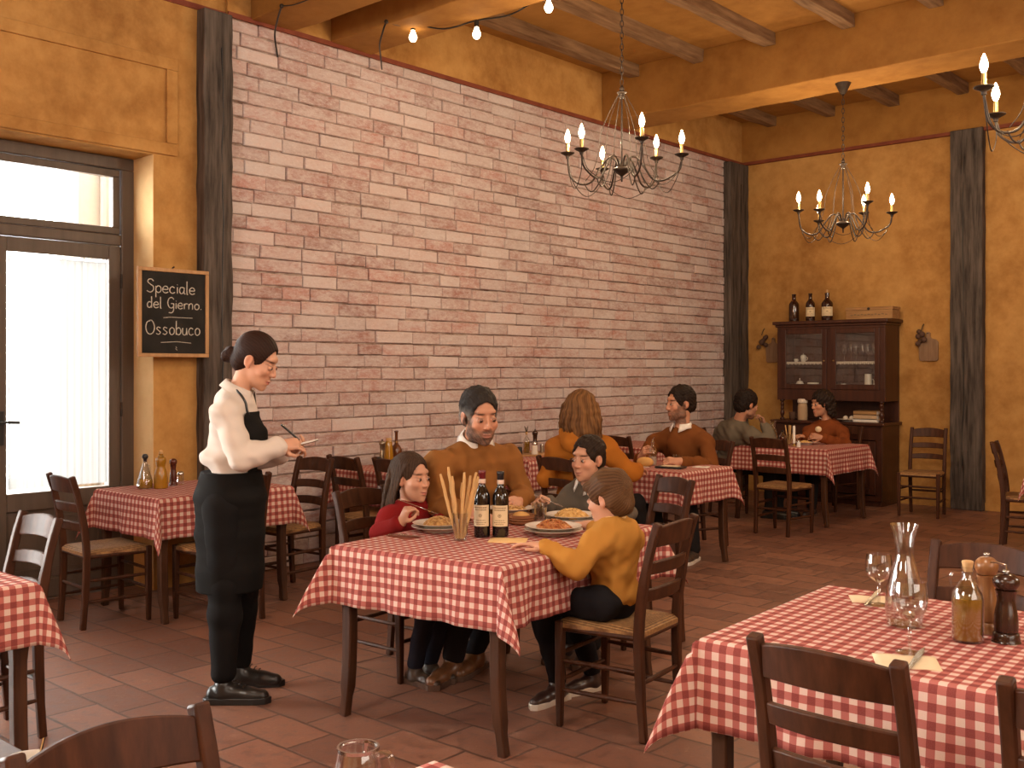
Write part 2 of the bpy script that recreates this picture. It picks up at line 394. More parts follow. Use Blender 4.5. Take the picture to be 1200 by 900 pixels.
# bricks: every course laid with bricks of uneven length, relief and colour, over mortar
def bricks():
    mb = MB(); cols = []; rnd = random.Random(3)
    z = 0.0; row = 0; H_ = .1033
    MBk = MB().b2((WX_ - .08, 4.26, 0), (WX_ - .016, BY, TRIMZ)); MBk.build('mortar_bed', 'mortar', wall_left, smooth=False)
    vs, fs = [], []
    while z < TRIMZ - .02:
        y = 4.262 - rnd.random() * .28; h = H_ * (1 + rnd.uniform(-.05, .05))
        while y < BY - .02:
            L = rnd.choice((.34, .37, .36, .38, .32, .26, .42)) * rnd.uniform(.95, 1.05)
            a, b = max(y + .003, 4.262), min(y + L - .003, BY - .01)
            if b - a > .05:
                x1 = WX_ + rnd.uniform(-.008, .009); x0 = WX_ - .03
                zz0, zz1 = z + .0055 + rnd.uniform(-.002, .003), min(z + h - .0035 + rnd.uniform(-.003, .002), TRIMZ)
                t1, t2 = rnd.uniform(-.003, .003), rnd.uniform(-.003, .003); o = len(vs)
                bv = .006
                j = lambda: rnd.uniform(-.003, .003)
                vs += [(x0, a, zz0), (x0, b, zz0 + t1), (x0, b, zz1 + t2), (x0, a, zz1),
                       (x1 - bv, a + j(), zz0 + j()), (x1 - bv, b + j(), zz0 + t1 + j()), (x1 - bv, b + j(), zz1 + t2 + j()), (x1 - bv, a + j(), zz1 + j()),
                       (x1, a + bv, zz0 + bv), (x1, b - bv, zz0 + t1 + bv), (x1, b - bv, zz1 + t2 - bv), (x1, a + bv, zz1 - bv)]
                for k in range(4):
                    k2 = (k + 1) % 4
                    fs += [(o + k, o + k2, o + 4 + k2, o + 4 + k), (o + 4 + k, o + 4 + k2, o + 8 + k2, o + 8 + k)]
                fs.append((o + 8, o + 9, o + 10, o + 11))
                u = rnd.random(); g = rnd.uniform(.85, 1.15)
                if u < .50: c = (.44, .285, .255)
                elif u < .72: c = (.41, .225, .195)
                elif u < .9: c = (.54, .42, .395)
                else: c = (.36, .205, .18)
                cols += [(c[0] * g, c[1] * g, c[2] * g, 1)] * 12
            y += L
        z += h; row += 1
    mb.v, mb.f = vs, fs
    o = mb.build('brickwork', 'brick', wall_left, smooth=False)
    at = o.data.attributes.new('Col', 'FLOAT_COLOR', 'POINT')
    at.data.foreach_set('color', np.array(cols, dtype=np.float32).ravel())
bricks()
wb = MB().b2((-7.25, BY, 0), (XR, BY + .3, CEIL)); wall_back = wb.build('wall_back', 'plaster', smooth=False); tag(wall_back, kind='structure')
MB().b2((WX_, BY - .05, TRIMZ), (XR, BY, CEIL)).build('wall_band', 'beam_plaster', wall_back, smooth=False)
MB().b2((WX_ + .05, BY - .066, TRIMZ - .015), (XR, BY - .0, TRIMZ + .02)).build('trim_line', 'trim_red', wall_back, smooth=False)
o = MB().b2((-4.4, BY - .02, 0), (XR, BY, .085)).build('baseboard_back', 'plaster', smooth=False, bevel=.004); tag(o, kind='structure')
o = MB().b2((XR, YF, 0), (XR + .2, BY + .3, CEIL)).build('wall_right', 'plaster', smooth=False); tag(o, kind='structure')
o = MB().b2((-7.25, YF - .2, 0), (XR + .2, YF, CEIL)).build('wall_front', 'plaster', smooth=False); tag(o, kind='structure')
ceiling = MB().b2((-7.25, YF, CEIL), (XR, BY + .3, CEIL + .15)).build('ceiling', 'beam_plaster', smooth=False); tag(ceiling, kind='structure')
def roughbox(a, b, seed=0, amp=.004, nx=10):
    """box with slightly uneven long edges (long axis found automatically)"""
    rnd = random.Random(seed); L = [abs(b[i] - a[i]) for i in range(3)]; ax = L.index(max(L))
    q = [i for i in range(3) if i != ax]; mb = MB(); vs = []
    for i in range(nx + 1):
        t = a[ax] + (b[ax] - a[ax]) * i / nx
        for sx, sy in ((0, 0), (1, 0), (1, 1), (0, 1)):
            p = [0, 0, 0]; p[ax] = t
            p[q[0]] = (a, b)[sx][q[0]] + rnd.uniform(-amp, amp); p[q[1]] = (a, b)[sy][q[1]] + rnd.uniform(-amp, amp)
            vs.append(p)
    fs = [(i * 4 + k, i * 4 + (k + 1) % 4, i * 4 + 4 + (k + 1) % 4, i * 4 + 4 + k) for i in range(nx) for k in range(4)]
    fs += [(3, 2, 1, 0), tuple(nx * 4 + k for k in range(4))]
    mb.add(vs, fs); return mb
BEAMS = [(1.2, 1.75), (3.55, 4.20), (5.18, 5.62), (8.80, 9.32)]
BEAMS = [(-2.2, -1.7), (1.1, 1.6), (4.45, 4.85), (5.2, 5.62), (8.80, 9.33)]
for i, (a, b) in enumerate(BEAMS):
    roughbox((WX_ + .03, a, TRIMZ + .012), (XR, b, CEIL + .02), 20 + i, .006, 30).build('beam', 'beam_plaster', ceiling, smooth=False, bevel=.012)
jx = [-6.2 + .765 * k for k in range(12)]
for x in jx:
    for a, b in ((5.62, 8.80), (9.33, BY - .05), (1.6, 4.45)):
        roughbox((x - .06, a, CEIL - .115), (x + .06, b, CEIL + .01), int(x * 31 + a * 7), .008, 12).build('joist', 'joist_wood', ceiling, smooth=False, bevel=.006)
# timber posts
for i, (a, b) in enumerate([((WX_ - .02, 4.025, 0), (WX_ + .10, 4.26, TRIMZ - .02)), ((WX_ - .02, 11.35, 0), (WX_ + .10, BY, TRIMZ - .02)), ((-4.03, BY - .10, 0), (-3.69, BY + .02, TRIMZ + .02))]):
    o = roughbox(a, b, 50 + i, .006, 26).build('trim_%d' % (i + 1), 'post_wood', smooth=False, bevel=.01); tag(o, kind='structure')
    # split down the face of the beam
    x, y = (b[0], (a[1] + b[1]) / 2 + .03) if i < 2 else ((a[0] + b[0]) / 2 - .03, a[1])
    rnd = random.Random(i); pts = [(x + (rnd.uniform(-.012, .012) if i == 2 else .0), y + (0 if i == 2 else rnd.uniform(-.012, .012)), .1 + .25 * k) for k in range(16)]
    MB().tube(pts, .0045, 5).build('crack', 'black_plastic', o, smooth=False)
# ---------------------------------------------------------------- door with transom
door = bpy.data.objects.new('door_1', None); link(door); tag(door, kind='structure')
fx0, fx1 = DX - .05, DX + .03
m = MB(); m.b2((fx0, DY0, DTOP - .085), (fx1, DY1, DTOP)); m.b2((fx0, DY1 - .095, 0), (fx1, DY1, DTOP - .085)); m.b2((fx0, DY0, 0), (fx1, DY0 + .095, DTOP - .085))
m.b2((fx0, DY0 + .095, 2.40), (fx1, DY1 - .095, 2.475)); m.build('frame', 'door_paint', door, smooth=False, bevel=.008)
frame_yz(MB(), fx0 + .005, fx1 - .015, DY0 + .1, DY1 - .1, 2.478, DTOP - .088, .05).build('transom_sash', 'door_paint', door, smooth=False, bevel=.006)
MB().b2((DX - .012, DY0 + .15, 2.53), (DX - .006, DY1 - .15, DTOP - .14)).build('transom_glass', 'pane', door, smooth=False)
def leaf(y0, y1, hside):
    lf = MB(); x0, x1 = fx0 + .0, fx1 - .008
    st = .085
    lf.b2((x0, y0, .012), (x1, y0 + st, 2.395)); lf.b2((x0, y1 - st, .012), (x1, y1, 2.395)); lf.b2((x0, y0 + st, 2.30), (x1, y1 - st, 2.395))
    lf.b2((x0, y0 + st, .60), (x1, y1 - st, .72)); lf.b2((x0, y0 + st, .012), (x1, y1 - st, .14)); lf.b2((x0 + .02, y0 + st, .14), (x1 - .025, y1 - st, .60))
    o = lf.build('leaf', 'door_paint', door, smooth=False, bevel=.006)
    frame_yz(MB(), x1 - .03, x1 - .022, y0 + st + .05, y1 - st - .05, .19, .55, .02).build('panel_bead', 'door_paint', o, smooth=False, bevel=.004)
    MB().b2((DX - .012, y0 + st, .72), (DX - .006, y1 - st, 2.30)).build('glass', 'pane', o, smooth=False)
    # gathered curtain just inside the pane
    c = MB(); n_, mz = 90, 14; a, b = y0 + st + .012, y1 - st - .012
    for j in range(mz + 1):
        z = .745 + (2.275 - .745) * j / mz
        for i in range(n_ + 1):
            t = i / n_
            c.v.append((DX + .008 + .0022 * sin(t * 95 + .5 * sin(j * .3)) + .0012 * sin(t * 171), a + (b - a) * t, z))
    for j in range(mz):
        for i in range(n_):
            k = j * (n_ + 1) + i; c.f.append((k, k + 1, k + n_ + 2, k + n_ + 1))
    cu = c.build('curtain', 'curtain', o)
    h = MB(); yh = y0 + st * .5 if hside < 0 else y1 - st * .5
    h.b2((x1, yh - .02, 1.04), (x1 + .012, yh + .02, 1.26)); h.tube([(x1 + .012, yh, 1.19), (x1 + .05, yh, 1.19), (x1 + .055, yh + hside * -.0 + .10, 1.185)], .009, 8)
    h.build('handle', 'black_plastic', o, bevel=.003)
    return o
ym = 2.70
MB().b2((DX - .25, DY0, -.02), (DX + .05, DY1, .012)).build('threshold', 'door_paint', door, smooth=False, bevel=.004)
l1 = leaf(ym + .03, DY1 - .098, -1); leaf(DY0 + .098, ym + .02, 1)
for z in (2.15, 1.25, .3): MB().tube([(fx1 - .004, DY1 - .095, z - .05), (fx1 - .004, DY1 - .095, z + .05)], .009, 8).build('hinge', 'iron', l1)
MB().b2((fx1, ym - .02, 2.40), (fx1 + .02, ym + .06, 2.425)).tube([(fx1 + .02, ym + .0, 2.41), (fx1 + .03, ym + .05, 2.43)], .007, 8).build('catch', 'steel', door, bevel=.003)
# facade across the lane, seen through the transom
ext = MB().b2((-10.3, 4.70, -.1), (-9.9, 9, 6)).build('neighbouring_facade', 'ext_wall', smooth=False); tag(ext, 'pale rendered facade seen through the transom over the glazed door', 'building')
MB().tube([(-9.85, 4.95, 0), (-9.85, 4.95, 6)], .05, 10).box((-9.87, 4.95, 3.6), (.08, .16, .05)).build('drainpipe', 'ext_pipe', ext)
o = MB().b2((-16, -6, -.14), (-7.25, 14, -.1)).build('lane', 'ext_wall', smooth=False); tag(o, kind='structure')

# made-up window, unseen on the left, added to light the near floor
win = bpy.data.objects.new('added_window', None); link(win); tag(win, kind='structure')
frame_yz(MB(), fx0, fx1, WY0, WY1, WZ0, WZ1, .09).b2((fx0, (WY0 + WY1) / 2 - .05, WZ0 + .09), (fx1, (WY0 + WY1) / 2 + .05, WZ1 - .09)).build('frame', 'door_paint', win, smooth=False)
MB().b2((DX - .012, WY0 + .08, WZ0 + .08), (DX - .006, WY1 - .08, WZ1 - .08)).build('glass', 'pane', win, smooth=False)
# ---------------------------------------------------------------- chairs
def make_chair(name, label, slats=3):
    t = thing(name, label, 'chair')
    for s in (-1, 1):
        m = MB(); pts = [(s * .168, -.205, 0), (s * .170, -.190, .22), (s * .173, -.185, .44), (s * .174, -.200, .60), (s * .173, -.235, .78), (s * .172, -.272, .905)]
        m.sweep(spline(pts, 3), [.030] * 4 + [.034] * 12, [.034] * 3 + [.040] * 8 + [.034] * 5, (1, 0, 0)); m.build('leg', 'chair_wood', t, bevel=.006)
    for s in (-1, 1):
        m = MB(); m.sweep([(s * .192, .186, 0), (s * .195, .184, .2), (s * .195, .182, .455)], [.026, .034, .038], [.026, .034, .038], (1, 0, 0)); m.build('leg', 'chair_wood', t, bevel=.006)
    # ladder back: curved slats between the posts
    for z, h in ([(.845, .082), (.715, .052), (.60, .052)] if slats == 3 else [(.845, .085), (.69, .06)]):
        m = MB(); y0 = -.187 - .14 * max(0, z - .52)**1.15 * 1.75
        n = 14; pts = []; hs = []
        for i in range(n + 1):
            u = -1 + 2 * i / n
            pts.append((u * .163, y0 - .034 * (1 - u * u), z + (.012 if z > .8 else .006) * (1 - u * u))); hs.append(h + (.016 * (1 - u * u) if z > .8 else .006 * (1 - u * u)))
        m.sweep(pts, hs, .017, (0, -.22, 1)); m.build('slat', 'chair_wood', t, bevel=.004)
    # rush seat
    m = MB(); n = 18; g = []
    for j in range(n + 1):
        for i in range(n + 1):
            u, v = -1 + 2 * i / n, -1 + 2 * j / n
            w = .178 + .03 * (v + 1) / 2
            e = max(abs(u), abs(v)); z = .462 + .006 * (1 - e**6) - .012 * (1 - e) - (.014 if e > .99 else 0)
            g.append((u * w, v * .198 - .002, z))
    m.v = g + [(x, y, .430) for x, y, z in g]
    N = (n + 1)**2
    for j in range(n):
        for i in range(n):
            k = j * (n + 1) + i; m.f += [(k, k + 1, k + n + 2, k + n + 1), (N + k, N + k + n + 1, N + k + n + 2, N + k + 1)]
    for i in range(n):
        for a, b in ((i, i + 1), ((n * (n + 1)) + i + 1, n * (n + 1) + i), ((i + 1) * (n + 1), i * (n + 1)), (i * (n + 1) + n, (i + 1) * (n + 1) + n)):
            m.f.append((b, a, N + a, N + b))
    m.build('seat', 'rush', t, auto=50)
    m = MB()
    for a, b in (((-.176, .185, .425), (.176, .185, .425)), ((-.17, -.188, .425), (.17, -.188, .425))): m.tube([a, b], .014, 8)
    for s in (-1, 1): m.tube([(s * .172, -.188, .425), (s * .194, .185, .425)], .014, 8)
    m.build('seat_rail', 'chair_wood', t)
    st = [((-.194, .184, .20), (.194, .184, .20)), ((-.194, .184, .315), (.194, .184, .315)), ((-.168, -.192, .24), (.168, -.192, .24))]
    for s in (-1, 1):
        for z in (.16, .285): st.append(((s * .170, -.192, z), (s * .194, .184, z)))
    for a, b in st:
        a, b = V(a), V(b); MB().tube([a, a.lerp(b, .2), a.lerp(b, .5), a.lerp(b, .8), b], [.008, .010, .0115, .010, .008], 8).build('stretcher', 'chair_wood', t)
    return t
chair0 = make_chair('dining_chair', '-')
_used = [0]
def chair(x, y, face, label, group=None, z=0, name='dining_chair'):
    """face: direction (dx,dy) the sitter looks"""
    rz = atan2(face[1], face[0]) - pi / 2
    if _used[0] == 0:
        _used[0] = 1; chair0.location = (x, y, z); chair0.rotation_euler = (0, 0, rz); chair0['label'] = label
        return chair0
    return dup(chair0, (x, y, z), rz, label)
# ---------------------------------------------------------------- tables and cloths
def make_table(label, c, w, l, rz=0, h=.752, splay=.012):
    """w along local x, l along local y"""
    t = thing('dining_table', label, 'table', (c[0], c[1], 0), rz)
    MB().box((0, 0, h - .013), (w, l, .026)).build('tabletop', 'table_wood', t, smooth=False, bevel=.004)
    ins = .045
    m = MB()
    for s in (-1, 1):
        m.box((0, s * (l / 2 - ins), h - .075), (w - 2 * ins - .05, .022, .095)); m.box((s * (w / 2 - ins), 0, h - .075), (.022, l - 2 * ins - .05, .095))
    m.build('apron', 'table_wood', t, smooth=False)
    for sx in (-1, 1):
        for sy in (-1, 1):
            x, y = sx * (w / 2 - ins), sy * (l / 2 - ins); q = splay
            pts = [(x + sx * q * 2.2, y, 0), (x + sx * q * .3, y, .18), (x - sx * q * .3, y, .4), (x, y, h - .027)]
            MB().sweep(spline(pts, 4), [.040] * 3 + [.05] * 7 + [.062] * 3, [.040] * 3 + [.05] * 7 + [.062] * 3, (0, 1, 0)).build('leg', 'table_wood', t, bevel=.006)
    return t
def cloth(label, c, w, l, rz=0, h=.752, d=.24, seed=0, amp=1.0, corner=.30):
    rnd = random.Random(seed); zt = h + .004
    def axis(L):
        a = L / 2; n = max(8, int(L / .05)); n2 = 12
        inner = [-a + L * i / n for i in range(n + 1)]
        inner = [-a, -a + .012] + [p for p in inner if -a + .03 < p < a - .03] + [a - .012, a]
        out = [a + d * (i + 1) / n2 for i in range(n2)]; out = [a + .008, a + .018] + out[1:]
        return [-p for p in reversed(out)] + inner + out
    X, Y = axis(w), axis(l)
    ph = [rnd.uniform(0, 6.28) for _ in range(12)]
    def flare(r, s, k, L):
        if r <= 0: return 0
        e = min(1, r / d); win = min(1.0, max(0.0, (L / 2 - abs(s)) / .10))
        wv = .014 * sin(s * 2 * pi / .31 + ph[k]) + .010 * sin(s * 2 * pi / .17 + ph[k + 4])
        return .009 * min(1, r / .02) + e * .012 + amp * e**1.4 * (wv * win)
    vs, uv = [], []
    for y in Y:
        for x in X:
            a, b = max(abs(x) - w / 2, 0), max(abs(y) - l / 2, 0)
            sx, sy = (1 if x > 0 else -1), (1 if y > 0 else -1)
            if a == 0 and b == 0: p = (x, y, zt)
            elif b == 0:
                o = flare(a, y, 0 if sx > 0 else 1, l); p = (sx * (w / 2 + o), y, zt - sqrt(max(a * a - o * o, 0)))
            elif a == 0:
                o = flare(b, x, 2 if sy > 0 else 3, w); p = (x, sy * (l / 2 + o), zt - sqrt(max(b * b - o * o, 0)))
            else:
                r = sqrt(a * a + b * b); an = atan2(b, a); q = sin(2 * an)
                e = min(1, r / d)
                rho = .009 * min(1, r / .02) + e * .012 + r * corner * q**1.5
                an2 = an + .10 * sin(4 * an)
                # gentle side fold so that the corner hangs as a flap
                tw = (1 if sx * sy > 0 else -1) * .22 * q * q * e
                p = (sx * (w / 2 + rho * cos(an2 + tw)), sy * (l / 2 + rho * sin(an2 + tw)), zt - sqrt(max(r * r - rho * rho, 0)))
            vs.append(p); uv.append((x + 3, y + 3))
    nx = len(X); fs = [(j * nx + i, j * nx + i + 1, (j + 1) * nx + i + 1, (j + 1) * nx + i) for j in range(len(Y) - 1) for i in range(nx - 1)]
    me = bpy.data.meshes.new('tablecloth'); me.from_pydata(vs, [], fs)
    ul = me.uv_layers.new(name='UVMap')
    ul.data.foreach_set('uv', [q for f in fs for k in f for q in uv[k]])
    me.materials.append(MATS['gingham']); me.polygons.foreach_set('use_smooth', [True] * len(fs))
    o = bpy.data.objects.new('tablecloth', me); link(o); o.location = (c[0], c[1], 0); o.rotation_euler = (0, 0, rz)
    s = o.modifiers.new('thick', 'SOLIDIFY'); s.thickness = .0022; s.offset = 1
    return tag(o, label, 'tablecloth')
def dressed(lt, lc, c, w, l, rz=0, **k):
    make_table(lt, c, w, l, rz); return cloth(lc, c, w, l, rz, **k)
def rotp(c, rz, x, y):
    return (c[0] + x * cos(rz) - y * sin(rz), c[1] + x * sin(rz) + y * cos(rz))
TOP = .7585
# table of the family
TR = radians(7); TW, TL = .90, 1.32
A = V((-2.735, 2.985, 0)); ux = V((-cos(TR), -sin(TR), 0)); uy = V((-sin(TR), cos(TR), 0))
TC = A + ux * (TW / 2) + uy * (TL / 2)
dressed('dark wooden dining table under the checked cloth where the family eats', 'red and white checked tablecloth on the family table with breadsticks and two wine bottles', TC, TW, TL, TR, seed=1, d=.25, corner=.46)
def tp(a, b): return A + ux * a + uy * b + V((0, 0, TOP))   # a from the right edge, b from the near edge
chair(-2.655, 3.66, (-1, -.12), 'ladder-back chair the boy in the yellow jumper sits on')
chair(-3.98, 3.56, (1, .12), 'ladder-back chair under the girl in the red jumper')
chair(-3.985, 4.08, (1, -.0), 'ladder-back chair under the bearded father in the tan jumper')
chair(-3.42, 4.86, (-.45, -1), 'ladder-back chair behind the boy in the grey jumper')
# table beside the glazed door
LT = V((-6.09, 3.675, 0))
dressed('dark wooden dining table beside the glazed door, under a checked cloth', 'checked tablecloth on the table by the glazed door, pale in the daylight', LT, .79, .95, 0, seed=2, d=.245)
chair(-6.09, 3.06, (.06, 1), 'ladder-back chair with pale rush seat between the glazed door and its table')
chair(-5.60, 3.55, (-1, .03), 'ladder-back chair directly behind the standing waitress')
chair(-5.97, 4.30, (.05, -1), 'ladder-back chair by the brick wall, seen past the notepad of the waitress')
# table at the bottom left of the view
BLT = V((-4.29, 1.17, 0))
dressed('dark wooden table cut off by the left edge of the view', 'checked tablecloth on the table cut off by the left edge of the view', BLT, 1.0, .95, 0, seed=3, d=.22)
chair(-4.50, 1.70, (0, -1), 'ladder-back chair behind the table cut off by the left edge of the view')
# table at the bottom centre, only its corner shows
FT = V((-1.01, .96, 0))
dressed('dark wooden table at the bottom edge of the view below the family table', 'checked tablecloth whose corner just shows at the bottom edge of the view', FT, .94, .92, 0, seed=4, d=.22)
chair(-1.46, .89, (1, .03), 'ladder-back chair at the bottom left edge of the view, only its top rail showing')
# right foreground table
RR = radians(3)
RT = V((-1.085, 3.075, 0))
dressed('dark wooden dining table at the right foreground under a checked cloth', 'checked tablecloth on the right foreground table with the carafe', RT, 1.05, .95, RR, seed=5, d=.25, corner=.44)
chair(-1.03, 2.47, (.02, 1), 'ladder-back chair in front of the right foreground table, left one of the two')
chair(-.49, 2.50, (-.02, 1), 'ladder-back chair at the right foreground table, cut off by the right edge of the view')
chair(-1.20, 3.62, (.05, -1), 'ladder-back chair on the far side of the right foreground table, behind the carafe')
# middle table
MT = V((-4.72, 6.965, 0))
dressed('dark wooden dining table between the hoodie woman and the man in brown', 'checked tablecloth on the middle table beside the man in the brown jumper', MT, .98, .72, 0, seed=6, d=.25)
chair(-4.70, 6.00, (.1, 1), 'ladder-back chair the woman in the orange hoodie sits on')
chair(-4.86, 7.82, (-.45, -1), 'ladder-back chair behind the man in the brown jumper')
# back table
BT = V((-4.92, 9.93, 0))
dressed('dark wooden dining table in front of the cabinet', 'checked tablecloth on the table in front of the cabinet', BT, 1.02, .95, 0, seed=7, d=.25)
chair(-4.60, 8.93, (.05, 1), 'empty ladder-back chair in front of the table by the cabinet, its back to the viewer')
chair(-5.62, 9.62, (1, .3), 'ladder-back chair under the man in the grey shirt')
chair(-4.98, 10.83, (-.3, -1), 'ladder-back chair under the woman in the rust cardigan')
chair(-4.06, 10.98, (.12, -1), 'empty ladder-back chair against the back wall between the cabinet and the dark post')
# table at the right edge of the view
dressed('dark wooden table beyond the right edge of the view, a cloth corner showing', 'checked tablecloth corner showing behind the chair at the right edge of the view', (-2.10, 9.75, 0), .9, .9, 0, seed=8)
chair(-2.62, 9.52, (1, .2), 'ladder-back chair at the right edge of the view near the back wall')
# small tables along the brick wall
dressed('dark wooden table against the brick wall, left of the father', 'checked tablecloth on the table against the brick wall, left of the father', (-6.06, 5.52, 0), .82, .74, 0, seed=9, d=.26)
chair(-5.90, 5.03, (.06, 1), 'ladder-back chair at the brick wall table between the waitress and the girl')
chair(-5.47, 5.10, (.12, 1), 'ladder-back chair just behind the head of the girl, at the brick wall table')
dressed('dark wooden table against the brick wall between the father and the hoodie woman', 'checked tablecloth at the brick wall between the father and the hoodie woman', (-6.14, 7.05, 0), .78, .86, 0, seed=10, d=.26)
dressed('dark wooden table against the brick wall beyond the hoodie woman', 'checked tablecloth at the brick wall beyond the hoodie woman', (-6.14, 8.85, 0), .78, .86, 0, seed=11, d=.26)
chair(-5.82, 8.22, (.05, 1), 'empty ladder-back chair at the brick wall, left of the man in the brown jumper')
# ---------------------------------------------------------------- implicit surfaces for bodies, hair and clothes
class Fr:
    """local frame: columns are the local x, y, z axes in the world; s = scale"""
    def __init__(s, o, x, y, z, sc=1.0):
        s.o = np.array(o, float); s.R = np.array([list(x), list(y), list(z)], float); s.s = sc   # rows = axes
    def w(s, p): return s.o + s.s * (np.array(p, float) @ s.R)
def frame(o, fwd, up, sc=1.0):
    f = V(fwd).normalized(); u = V(up); x = f.cross(u).normalized(); u = x.cross(f).normalized()   # x = right of the person
    return Fr(o, x, f, u, sc)
class Field:
    def __init__(s, lo, hi, h):
        s.h = h; s.lo = np.array(lo, float); n = np.ceil((np.array(hi, float) - s.lo) / h).astype(int) + 1
        s.n = n; s.v = np.full(tuple(n), .2, np.float32)
        s.ax = [(s.lo[i] + h * np.arange(n[i])).astype(np.float32) for i in range(3)]
    def reg(s, lo, hi, m):
        a = np.maximum(np.floor((np.array(lo) - m - s.lo) / s.h).astype(int), 0)
        b = np.minimum(np.ceil((np.array(hi) + m - s.lo) / s.h).astype(int) + 1, s.n)
        if (b - a).min() <= 0: return None
        sl = tuple(slice(a[i], b[i]) for i in range(3))
        return sl, s.ax[0][sl[0]][:, None, None], s.ax[1][sl[1]][None, :, None], s.ax[2][sl[2]][None, None, :]
    def comb(s, sl, d, k, sub=False):
        a = s.v[sl]
        if sub:
            d = -d
            if k <= 0: s.v[sl] = np.maximum(a, d); return
            h = np.clip(.5 - .5 * (a - d) / k, 0, 1); h = np.clip(.5 + .5 * (d - a) / k, 0, 1)
            s.v[sl] = a * (1 - h) + d * h + k * h * (1 - h)
        else:
            if k <= 0: s.v[sl] = np.minimum(a, d); return
            h = np.clip(.5 + .5 * (a - d) / k, 0, 1); s.v[sl] = a * (1 - h) + d * h - k * h * (1 - h)
    def cone(s, a, b, r1, r2=None, k=.012, sub=False, fr=None):
        r2 = r1 if r2 is None else r2
        if fr is not None: a, b, r1, r2, k = fr.w(a), fr.w(b), r1 * fr.s, r2 * fr.s, k * fr.s
        a, b = np.array(a, float), np.array(b, float); R = max(r1, r2)
        g = s.reg(np.minimum(a, b) - R, np.maximum(a, b) + R, k + 3 * s.h)
        if g is None: return
        sl, X, Y, Z = g; ab = b - a; L = max(float(ab @ ab), 1e-10)
        t = np.clip(((X - a[0]) * ab[0] + (Y - a[1]) * ab[1] + (Z - a[2]) * ab[2]) / L, 0, 1)
        d = np.sqrt((X - a[0] - t * ab[0])**2 + (Y - a[1] - t * ab[1])**2 + (Z - a[2] - t * ab[2])**2) - (r1 + (r2 - r1) * t)
        s.comb(sl, d.astype(np.float32), k, sub)
    def chain(s, pts, rs, k=.012, fr=None):
        for i in range(len(pts) - 1): s.cone(pts[i], pts[i + 1], rs[i], rs[i + 1], k, fr=fr)
    def ell(s, c, r, fr=None, k=.012, sub=False):
        r = np.array(r, float) if not isinstance(r, (int, float)) else np.array([r] * 3, float)
        if fr is None: fr = Fr((0, 0, 0), (1, 0, 0), (0, 1, 0), (0, 0, 1))
        o = fr.w(c); r = r * fr.s; k = k * fr.s; ext = np.sqrt(((fr.R * r[:, None])**2).sum(0))
        g = s.reg(o - ext, o + ext, k + 3 * s.h)
        if g is None: return
        sl, X, Y, Z = g; A = fr.R
        q = [((X - o[0]) * A[i, 0] + (Y - o[1]) * A[i, 1] + (Z - o[2]) * A[i, 2]) for i in range(3)]
        k0 = np.sqrt(sum((q[i] / r[i])**2 for i in range(3))); k1 = np.sqrt(sum((q[i] / r[i]**2)**2 for i in range(3))) + 1e-9
        s.comb(sl, (k0 * (k0 - 1) / k1).astype(np.float32), k, sub)
    def half(s, p, nrm, k=.004):
        """cut away everything on the side nrm points to"""
        p, n = np.array(p, float), np.array(nrm, float); n /= np.linalg.norm(n)
        d = (s.ax[0][:, None, None] - p[0]) * n[0] + (s.ax[1][None, :, None] - p[1]) * n[1] + (s.ax[2][None, None, :] - p[2]) * n[2]
        s.v = np.maximum(s.v, d.astype(np.float32))
    def disp(s, fn):
        s.v += fn(s.ax[0][:, None, None], s.ax[1][None, :, None], s.ax[2][None, None, :]).astype(np.float32)
    def mesh(s):
        v = s.v; ins = v < 0; n = s.n
        if ins[0].any() or ins[-1].any() or ins[:, 0].any() or ins[:, -1].any() or ins[:, :, 0].any() or ins[:, :, -1].any():
            v = v.copy(); v[0] = v[-1] = .05; v[:, 0] = v[:, -1] = .05; v[:, :, 0] = v[:, :, -1] = .05; ins = v < 0
        c = np.zeros(tuple(n - 1), np.int8)
        for i in (0, 1):
            for j in (0, 1):
                for k in (0, 1): c += ins[i:n[0] - 1 + i, j:n[1] - 1 + j, k:n[2] - 1 + k]
        I, J, K = np.nonzero((c > 0) & (c < 8)); m = len(I)
        idx = np.full(tuple(n - 1), -1, np.int32); idx[I, J, K] = np.arange(m)
        P_ = np.zeros((m, 3)); cnt = np.zeros(m)
        for ax in range(3):
            e = [0, 0, 0]; e[ax] = 1; o = [i for i in range(3) if i != ax]
            for a in (0, 1):
                for b in (0, 1):
                    q = [0, 0, 0]; q[o[0]] = a; q[o[1]] = b
                    v0 = v[I + q[0], J + q[1], K + q[2]]; v1 = v[I + q[0] + e[0], J + q[1] + e[1], K + q[2] + e[2]]
                    x = (v0 < 0) != (v1 < 0); t = np.where(x, v0 / np.where(x, v0 - v1, 1), 0)
                    for d in range(3): P_[:, d] += np.where(x, q[d] + (t if d == ax else 0), 0)
                    cnt += x
        P_ = (P_ / cnt[:, None] + np.stack([I, J, K], 1)) * s.h + s.lo
        F_ = []
        for ax in range(3):
            o = [i for i in range(3) if i != ax]; sh = [slice(1, -1)] * 3; sh[ax] = slice(0, -1); s2 = list(sh); s2[ax] = slice(1, None)
            a, b = ins[tuple(sh)], ins[tuple(s2)]; E_ = np.array(np.nonzero(a != b)); sg = a[tuple(E_)]
            base = E_.copy()
            for d in o: base[d] += 1
            def g(u, w):
                q = base.copy(); q[o[0]] -= u; q[o[1]] -= w; return idx[q[0], q[1], q[2]]
            quad = np.stack([g(1, 1), g(0, 1), g(0, 0), g(1, 0)], 1)
            flip = sg if ax != 1 else ~sg
            quad = np.where(flip[:, None], quad, quad[:, ::-1]); F_.append(quad)
        F_ = np.concatenate(F_); F_ = F_[(F_ >= 0).all(1)]
        return P_, F_
